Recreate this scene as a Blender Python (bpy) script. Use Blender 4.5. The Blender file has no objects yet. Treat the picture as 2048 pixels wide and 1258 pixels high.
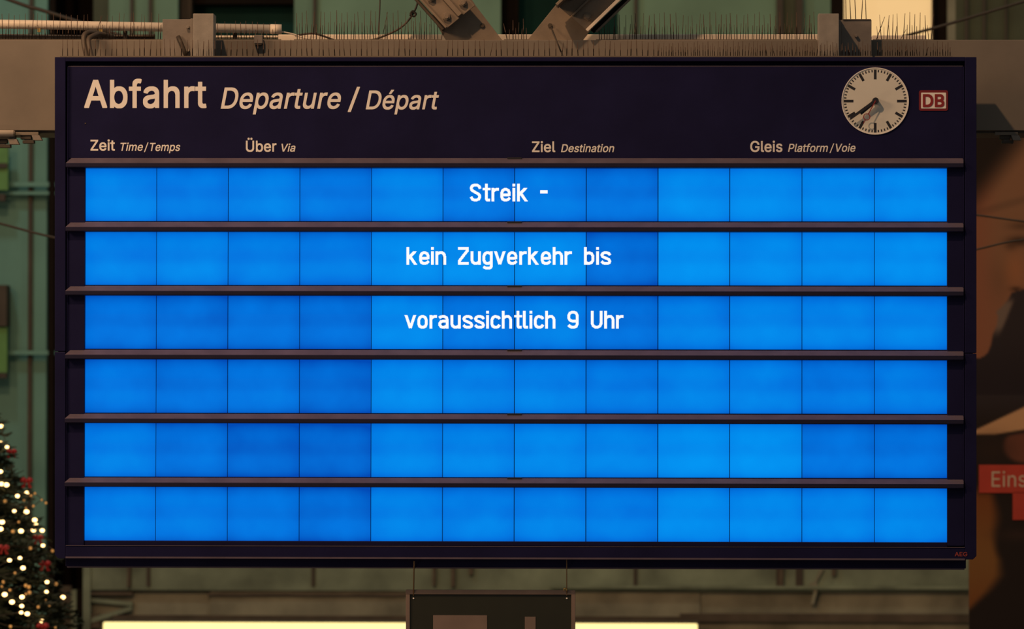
import bpy, bmesh, math, random
from mathutils import Vector, Matrix, Euler
random.seed(7)
sc = bpy.context.scene
COL = sc.collection

def lin(c):
    return tuple(((v/255)/12.92 if v/255 <= 0.04045 else ((v/255+0.055)/1.055)**2.4) for v in c)

# ------------------------------------------------------------------ camera
IMG_W, IMG_H = 2048, 1258
FOCUS = 28.0
F_PX = FOCUS/0.003                        # 3 mm of board per photo pixel
YAW, PITCH, ROLL = math.radians(1.4), math.radians(1.2), math.radians(0.09)
BOARD = Vector((0.0, 0.0, 6.0))           # centre of the display plane
ROT = Matrix.Rotation(YAW, 3, 'Z') @ Matrix.Rotation(math.radians(90)+PITCH, 3, 'X') @ Matrix.Rotation(ROLL, 3, 'Z')
def ray(px, py):
    return ROT @ Vector(((px-IMG_W/2)/F_PX, -(py-IMG_H/2)/F_PX, -1.0))
_d = ray(1031, 617)
CAM = BOARD - _d*(FOCUS/_d.y)
def W(px, py, Y=0.0):
    """point of the plane y = Y that was measured at photo pixel (px, py)"""
    d = ray(px, py)
    return CAM + d*((Y-CAM.y)/d.y)
cam_data = bpy.data.cameras.new('camera')
cam = bpy.data.objects.new('camera', cam_data)
COL.objects.link(cam)
cam.matrix_world = Matrix.Translation(CAM) @ ROT.to_4x4()
cam_data.sensor_width = 36.0
cam_data.sensor_fit = 'HORIZONTAL'
cam_data.lens = 36.0*F_PX/IMG_W
cam_data.clip_end = 300
cam_data.dof.use_dof = True
cam_data.dof.focus_distance = FOCUS
cam_data.dof.aperture_fstop = 2.2
sc.camera = cam

# ------------------------------------------------------------------ light
world = bpy.data.worlds.new('hall_at_night')
sc.world = world
world.use_nodes = True
bg = world.node_tree.nodes['Background']
bg.inputs['Color'].default_value = (1.0, 0.96, 0.86, 1)
bg.inputs['Strength'].default_value = 0.145

def lamp(name, loc, target, color, power, size, kind='AREA', spread=None):
    l = bpy.data.lights.new(name, kind)
    l.energy = power
    l.color = color
    if kind == 'AREA':
        l.shape = 'DISK'
        l.size = size
        if spread: l.spread = spread
    else:
        l.shadow_soft_size = size
    o = bpy.data.objects.new(name, l)
    COL.objects.link(o)
    o.location = loc
    o.rotation_euler = (Vector(target)-Vector(loc)).to_track_quat('-Z', 'Y').to_euler()
    return o
lamp('hall_lamp_key', (-4.2, -8.0, 17.0), (0, 0, 6.6), (1.0, 0.56, 0.28), 1000, 0.45)
lamp('added_side_fill', (-9.0, -5.0, 11.0), (-2.5, 0.3, 7.0), (1.0, 0.58, 0.30), 480, 2.6)  # unseen fill, added so brightness falls off from left to right
lamp('added_low_fill', (-7.5, -5.0, 1.2), (-2.5, 0, 4.6), (1.0, 0.62, 0.34), 70, 1.2)  # unseen fill, added to brighten the undersides at lower left
lamp('added_wall_fill_cool', (-6.5, 8.0, 14.0), (-5.0, 14.0, 6.5), (0.80, 1.0, 0.92), 105, 1.0)  # unseen light, added to give the left rear wall a cool tint
lamp('added_wall_fill_warm', (4.5, 7.0, 15.0), (3.5, 14.0, 6.0), (1.0, 0.82, 0.50), 90, 1.0)  # unseen light, added to give the right rear wall a warm tint

vs = sc.view_settings
vs.view_transform = 'Standard'
vs.look = 'None'
vs.exposure = 0.0
vs.gamma = 1.0
vs.use_curve_mapping = False

# ------------------------------------------------------------------ materials
MATS = {}
def mat(name, color, rough=0.6, metal=0.0, vary=0.12, scale=6.0, bump=0.0, spec=0.5, emit=None, emit_strength=0.0, grain=0.0):
    if name in MATS: return MATS[name]
    m = bpy.data.materials.new(name)
    m.use_nodes = True
    nt = m.node_tree
    b = nt.nodes['Principled BSDF']
    b.inputs['Roughness'].default_value = rough
    b.inputs['Metallic'].default_value = metal
    b.inputs['Specular IOR Level'].default_value = spec
    tc = nt.nodes.new('ShaderNodeTexCoord')
    no = nt.nodes.new('ShaderNodeTexNoise')
    no.inputs['Scale'].default_value = scale
    no.inputs['Detail'].default_value = 6
    nt.links.new(tc.outputs['Object'], no.inputs['Vector'])
    mr = nt.nodes.new('ShaderNodeMapRange')
    mr.inputs['From Min'].default_value = 0.3
    mr.inputs['From Max'].default_value = 0.7
    mr.inputs['To Min'].default_value = 1-vary
    mr.inputs['To Max'].default_value = 1+vary
    nt.links.new(no.outputs['Fac'], mr.inputs['Value'])
    mx = nt.nodes.new('ShaderNodeMix')
    mx.data_type = 'RGBA'; mx.blend_type = 'MULTIPLY'
    mx.inputs['Factor'].default_value = 1.0
    mx.inputs[6].default_value = (*color, 1)
    nt.links.new(mr.outputs['Result'], mx.inputs[7])
    nt.links.new(mx.outputs[2], b.inputs['Base Color'])
    if bump:
        bp = nt.nodes.new('ShaderNodeBump')
        bp.inputs['Strength'].default_value = bump
        bp.inputs['Distance'].default_value = 0.01
        n2 = nt.nodes.new('ShaderNodeTexNoise')
        n2.inputs['Scale'].default_value = scale*12
        nt.links.new(tc.outputs['Object'], n2.inputs['Vector'])
        nt.links.new(n2.outputs['Fac'], bp.inputs['Height'])
        nt.links.new(bp.outputs['Normal'], b.inputs['Normal'])
    if emit:
        b.inputs['Emission Color'].default_value = (*emit, 1)
        b.inputs['Emission Strength'].default_value = emit_strength
    MATS[name] = m
    return m

navy = mat('navy_enamel', (0.0098, 0.0098, 0.046), rough=0.5, vary=0.15, scale=3, bump=0.05, spec=0.09)
navy_gloss = mat('navy_ledge_enamel', (0.015, 0.014, 0.040), rough=0.5, vary=0.12, scale=4, bump=0.05, spec=0.18)
navy_lit = mat('painted_light_on_navy', (0.088, 0.072, 0.110), rough=0.7, vary=0.16, scale=7, bump=0.05, spec=0.3)  # paler navy with caught light put into its colour
seam_black = mat('black_gasket', (0.006, 0.006, 0.012), rough=0.7)
letter = mat('cream_lettering', (0.78, 0.77, 0.77), rough=0.6, vary=0.03, scale=2)
dial_white = mat('dial_white', (0.62, 0.63, 0.60), rough=0.55, vary=0.04, scale=5)
mark_black = mat('clock_black', (0.012, 0.012, 0.02), rough=0.5)
red_print = mat('red_print', (0.24, 0.012, 0.016), rough=0.55, vary=0.05)
red_plate = mat('dark_red_border', (0.17, 0.008, 0.014), rough=0.5, vary=0.05)
hand_red = mat('second_hand_red', (0.22, 0.02, 0.025), rough=0.5)
steel_brown = mat('brown_grey_girder_paint', (0.165, 0.147, 0.127), rough=0.7, vary=0.15, scale=2.5, bump=0.05)
steel_bracket = mat('brown_grey_bracket_steel', (0.18, 0.162, 0.148), rough=0.55, vary=0.16, scale=9, bump=0.07)
galv = mat('dull_galvanised_bar', (0.25, 0.235, 0.215), rough=0.5, vary=0.16, scale=10, bump=0.07)
strut_paint = mat('brown_strut_paint', (0.19, 0.152, 0.115), rough=0.6, vary=0.18, scale=8, bump=0.06)
pipe_cream = mat('cream_conduit', (0.66, 0.60, 0.52), rough=0.5, vary=0.08, scale=7)
cable_dark = mat('dark_cable', (0.035, 0.028, 0.022), rough=0.6)
cable_brown = mat('brown_cable', (0.06, 0.046, 0.034), rough=0.55, vary=0.2)
spike_rust = mat('rusty_spike', (0.075, 0.045, 0.03), rough=0.6, vary=0.25, scale=20)
clear_strip = mat('grey_spike_base', (0.13, 0.11, 0.09), rough=0.6)
green_paint = mat('green_facade_paint', (0.165, 0.285, 0.20), rough=0.75, vary=0.18, scale=1.3, bump=0.1)
teal_paint = mat('teal_facade_paint', (0.135, 0.30, 0.255), rough=0.75, vary=0.14, scale=1.3, bump=0.1)
olive_paint = mat('olive_facade_paint', (0.062, 0.072, 0.042), rough=0.8, vary=0.25, scale=2.5, bump=0.1)
mullion_brown = mat('dark_brown_mullion', (0.055, 0.042, 0.030), rough=0.7, vary=0.2)
dark_void = mat('unlit_back_room', (0.012, 0.008, 0.006), rough=0.9, spec=0.1)
dark_glass = mat('dark_teal_glazing', (0.006, 0.040, 0.034), rough=0.6, vary=0.35, scale=1.2, spec=0.08)
plaster = mat('olive_grey_plaster', (0.225, 0.220, 0.160), rough=0.85, vary=0.42, scale=2.2, bump=0.2)
plaster_green = mat('faded_green_plaster', (0.185, 0.225, 0.160), rough=0.85, vary=0.42, scale=2.2, bump=0.2)
moulding_brown = mat('brown_stained_moulding', (0.085, 0.065, 0.045), rough=0.8, vary=0.3, scale=4)
floor_stone = mat('station_floor_stone', (0.16, 0.14, 0.12), rough=0.6, vary=0.15, scale=1)
tree_green = mat('fir_needles', (0.020, 0.032, 0.018), rough=0.7, vary=0.3, scale=4)
bark = mat('fir_bark', (0.05, 0.035, 0.025), rough=0.9)
bow_red = mat('red_bow_ribbon', (0.30, 0.012, 0.02), rough=0.45)
gold = mat('gold_bauble', (0.65, 0.38, 0.10), rough=0.25, metal=0.9)
bulb_mat = mat('warm_bulb_glass', (0.9, 0.7, 0.4), rough=0.4, emit=(1.0, 0.62, 0.24), emit_strength=5.0)
bulb_dim = mat('dim_amber_bulb_glass', (0.6, 0.35, 0.1), rough=0.4, emit=(1.0, 0.48, 0.14), emit_strength=0.24)
light_box = mat('yellow_backlit_face', (0.9, 0.8, 0.4), rough=0.5, emit=(1.0, 0.82, 0.33), emit_strength=1.25)
window_lit = mat('lit_window_glass', (0.5, 0.4, 0.25), rough=0.5, vary=0.05, emit=lin((236, 194, 132)), emit_strength=0.80)
sign_dark = mat('dark_green_black_sign', (0.012, 0.0145, 0.008), rough=0.5)
sign_frame = mat('taupe_sign_frame', (0.17, 0.13, 0.115), rough=0.55)
brass = mat('brass_hook', (0.5, 0.36, 0.12), rough=0.4, metal=0.8)
wire_tan = mat('rusty_wire', (0.26, 0.17, 0.09), rough=0.5, metal=0.3)
white_dot = mat('lit_display_dot', (0.05, 0.05, 0.05), rough=0.5, spec=0.1, emit=(1, 1, 1), emit_strength=0.97)
banner_red = mat('red_poster_label', (0.40, 0.035, 0.018), rough=0.7, vary=0.08)
banner_text = mat('pale_poster_lettering', (0.52, 0.42, 0.32), rough=0.7, vary=0.05)

def lcd_material():
    """blue back-lit panel: level per panel (object property), uneven backlight"""
    m = bpy.data.materials.new('blue_backlit_display')
    m.use_nodes = True
    nt = m.node_tree
    N, L = nt.nodes, nt.links
    b = N['Principled BSDF']
    b.inputs['Base Color'].default_value = (0.001, 0.004, 0.012, 1)
    b.inputs['Roughness'].default_value = 0.4
    b.inputs['Specular IOR Level'].default_value = 0.05
    at = N.new('ShaderNodeAttribute'); at.attribute_type = 'OBJECT'; at.attribute_name = 'level'
    tc = N.new('ShaderNodeTexCoord')
    sp = N.new('ShaderNodeSeparateXYZ')
    L.new(tc.outputs['Generated'], sp.inputs[0])
    cv = N.new('ShaderNodeFloatCurve')
    c = cv.mapping.curves[0]
    pts = [(0, 0.16), (0.05, 0.40), (0.14, 0.58), (0.30, 0.66), (0.52, 0.50), (0.76, 0.55), (0.88, 0.42), (0.96, 0.22), (1.0, 0.02)]
    c.points[0].location = pts[0]; c.points[1].location = pts[-1]
    for p in pts[1:-1]: c.points.new(*p)
    cv.mapping.update()
    L.new(sp.outputs['Z'], cv.inputs['Value'])
    cx = N.new('ShaderNodeFloatCurve')
    c = cx.mapping.curves[0]
    pts = [(0, 0.44), (0.12, 0.50), (0.5, 0.55), (0.85, 0.49), (1.0, 0.36)]
    c.points[0].location = pts[0]; c.points[1].location = pts[-1]
    for p in pts[1:-1]: c.points.new(*p)
    cx.mapping.update()
    L.new(sp.outputs['X'], cx.inputs['Value'])
    oi = N.new('ShaderNodeObjectInfo')
    va = N.new('ShaderNodeVectorMath'); va.operation = 'MULTIPLY_ADD'
    L.new(tc.outputs['Object'], va.inputs[0]); va.inputs[1].default_value = (1, 1, 1)
    sc10 = N.new('ShaderNodeMath'); sc10.operation = 'MULTIPLY'; sc10.inputs[1].default_value = 50
    L.new(oi.outputs['Random'], sc10.inputs[0])
    L.new(sc10.outputs[0], va.inputs[2])
    no = N.new('ShaderNodeTexNoise'); no.inputs['Scale'].default_value = 5.0; no.inputs['Detail'].default_value = 2
    L.new(va.outputs[0], no.inputs['Vector'])
    # sum: level + curve_z + curve_x + noise
    s1 = N.new('ShaderNodeMath'); s1.operation = 'ADD'
    L.new(cv.outputs[0], s1.inputs[0]); L.new(cx.outputs[0], s1.inputs[1])
    s2 = N.new('ShaderNodeMath'); s2.operation = 'MULTIPLY_ADD'; s2.inputs[1].default_value = 0.40
    L.new(no.outputs['Fac'], s2.inputs[0]); L.new(s1.outputs[0], s2.inputs[2])
    s3 = N.new('ShaderNodeMath'); s3.operation = 'MULTIPLY_ADD'; s3.inputs[1].default_value = 1.0
    L.new(at.outputs['Fac'], s3.inputs[0]); L.new(s2.outputs[0], s3.inputs[2])
    ramp = N.new('ShaderNodeMapRange')
    ramp.inputs['From Min'].default_value = 1.20; ramp.inputs['From Max'].default_value = 2.45
    L.new(s3.outputs[0], ramp.inputs['Value'])
    cr = N.new('ShaderNodeValToRGB')
    cr.color_ramp.elements[0].position = 0.0; cr.color_ramp.elements[0].color = (*lin((0, 74, 182)), 1)
    cr.color_ramp.elements[1].position = 1.0; cr.color_ramp.elements[1].color = (*lin((0, 150, 244)), 1)
    e = cr.color_ramp.elements.new(0.5); e.color = (*lin((0, 117, 224)), 1)
    L.new(ramp.outputs[0], cr.inputs['Fac'])
    L.new(cr.outputs['Color'], b.inputs['Emission Color'])
    b.inputs['Emission Strength'].default_value = 1.0
    return m
lcd = lcd_material()

# ------------------------------------------------------------------ mesh helpers
ORG = {}
def empty(name, loc, label=None, category=None, group=None, kind=None):
    o = bpy.data.objects.new(name, None)
    o.empty_display_size = 0.1
    COL.objects.link(o)
    o.location = loc
    ORG[o] = Vector(loc)
    tag(o, label, category, group, kind)
    return o
def tag(o, label=None, category=None, group=None, kind=None):
    if label: o['label'] = label
    if category: o['category'] = category
    if group: o['group'] = group
    if kind: o['kind'] = kind
    return o
def link_mesh(name, me, material, parent, origin):
    o = bpy.data.objects.new(name, me)
    COL.objects.link(o)
    ORG[o] = Vector(origin)
    if parent is not None:
        o.parent = parent
        o.location = Vector(origin)-ORG[parent]
    else:
        o.location = origin
    if material and not me.materials: me.materials.append(material)
    return o
def obj(name, verts, faces, material, parent=None, smooth=False, origin=None, bevel=0.0, segs=2):
    """one mesh object from world-space vertices"""
    vs_ = [Vector(v) for v in verts]
    if origin is None:
        lo = Vector((min(v.x for v in vs_), min(v.y for v in vs_), min(v.z for v in vs_)))
        hi = Vector((max(v.x for v in vs_), max(v.y for v in vs_), max(v.z for v in vs_)))
        origin = (lo+hi)/2
    origin = Vector(origin)
    me = bpy.data.meshes.new(name)
    me.from_pydata([tuple(v-origin) for v in vs_], [], faces)
    bm = bmesh.new(); bm.from_mesh(me)
    if bevel > 0:
        bmesh.ops.recalc_face_normals(bm, faces=bm.faces)
        bmesh.ops.bevel(bm, geom=list(bm.edges), offset=bevel, segments=segs, affect='EDGES', profile=0.5, clamp_overlap=True)
    bmesh.ops.recalc_face_normals(bm, faces=bm.faces)
    bm.to_mesh(me); bm.free()
    if smooth:
        for p in me.polygons: p.use_smooth = True
    return link_mesh(name, me, material, parent, origin)
BOXF = [(0,1,2,3),(4,7,6,5),(0,4,5,1),(1,5,6,2),(2,6,7,3),(3,7,4,0)]
def box(name, x0, x1, y0, y1, z0, z1, material, parent=None, bevel=0.0, **k):
    v = [(x0,y0,z0),(x1,y0,z0),(x1,y1,z0),(x0,y1,z0),(x0,y0,z1),(x1,y0,z1),(x1,y1,z1),(x0,y1,z1)]
    return obj(name, v, BOXF, material, parent, bevel=bevel, **k)
def prism(name, pts, y0, y1, material, parent=None, bevel=0.0, **k):
    """polygon given as (x, z) pairs, extruded in depth from y0 to y1"""
    n = len(pts)
    v = [(p[0], y0, p[1]) for p in pts]+[(p[0], y1, p[1]) for p in pts]
    f = [tuple(range(n)), tuple(range(2*n-1, n-1, -1))]+[(i, (i+1) % n, n+(i+1) % n, n+i) for i in range(n)]
    return obj(name, v, f, material, parent, bevel=bevel, **k)
def pprism(name, pix, Y, depth, material, parent=None, bevel=0.0, **k):
    """prism whose front outline was measured in photo pixels on plane Y"""
    pts = [(W(a, b, Y).x, W(a, b, Y).z) for a, b in pix]
    return prism(name, pts, Y, Y+depth, material, parent, bevel, **k)
def pbox(name, x0, y0, x1, y1, Y, depth, material, parent=None, bevel=0.0, **k):
    a, b = W(x0, (y0+y1)/2, Y).x, W(x1, (y0+y1)/2, Y).x
    c, d = W((x0+x1)/2, y1, Y).z, W((x0+x1)/2, y0, Y).z
    return box(name, a, b, Y, Y+depth, c, d, material, parent, bevel, **k)
def tube_geo(path, r, seg=8, caps=True, v0=None, f0=None):
    v = [] if v0 is None else v0
    f = [] if f0 is None else f0
    path = [Vector(p) for p in path]
    rs = r if isinstance(r, (list, tuple)) else [r]*len(path)
    base = len(v)
    prev = None
    for i, p in enumerate(path):
        d = (path[min(i+1, len(path)-1)]-path[max(i-1, 0)]).normalized()
        if prev is None:
            u = d.orthogonal().normalized()
        else:
            u = (prev-d*prev.dot(d)).normalized()
        prev = u
        w = d.cross(u)
        for k in range(seg):
            a = 2*math.pi*k/seg
            v.append(p+(u*math.cos(a)+w*math.sin(a))*rs[i])
    for i in range(len(path)-1):
        for k in range(seg):
            k2 = (k+1) % seg
            f.append((base+i*seg+k, base+i*seg+k2, base+(i+1)*seg+k2, base+(i+1)*seg+k))
    if caps:
        f.append(tuple(base+k for k in range(seg))[::-1])
        f.append(tuple(base+(len(path)-1)*seg+k for k in range(seg)))
    return v, f
def tube(name, path, r, material, parent=None, seg=10, **k):
    v, f = tube_geo(path, r, seg)
    return obj(name, v, f, material, parent, smooth=True, **k)
def smooth_path(pts, n=8):
    """Catmull-Rom through points"""
    P = [Vector(p) for p in pts]
    P = [P[0]*2-P[1]]+P+[P[-1]*2-P[-2]]
    out = []
    for i in range(1, len(P)-2):
        for j in range(n):
            t = j/n
            a, b, c, d = P[i-1], P[i], P[i+1], P[i+2]
            out.append(0.5*((2*b)+(c-a)*t+(2*a-5*b+4*c-d)*t*t+(3*b-a-3*c+d)*t**3))
    out.append(P[-2])
    return out
def disc(name, cx, cz, r, y0, y1, material, parent=None, n=64, bevel=0.0, **k):
    pts = [(cx+r*math.sin(2*math.pi*i/n), cz+r*math.cos(2*math.pi*i/n)) for i in range(n)]
    return prism(name, pts, y0, y1, material, parent, bevel, **k)
def ring(name, cx, cz, r0, r1, y0, y1, material, parent=None, n=48, **k):
    v, f = [], []
    for i in range(n):
        a = 2*math.pi*i/n
        s, c = math.sin(a), math.cos(a)
        v += [(cx+r0*s, y0, cz+r0*c), (cx+r1*s, y0, cz+r1*c), (cx+r1*s, y1, cz+r1*c), (cx+r0*s, y1, cz+r0*c)]
    for i in range(n):
        a, b = 4*i, 4*((i+1) % n)
        for j in range(4):
            f.append((a+j, a+(j+1) % 4, b+(j+1) % 4, b+j))
    return obj(name, v, f, material, parent, **k)

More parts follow.
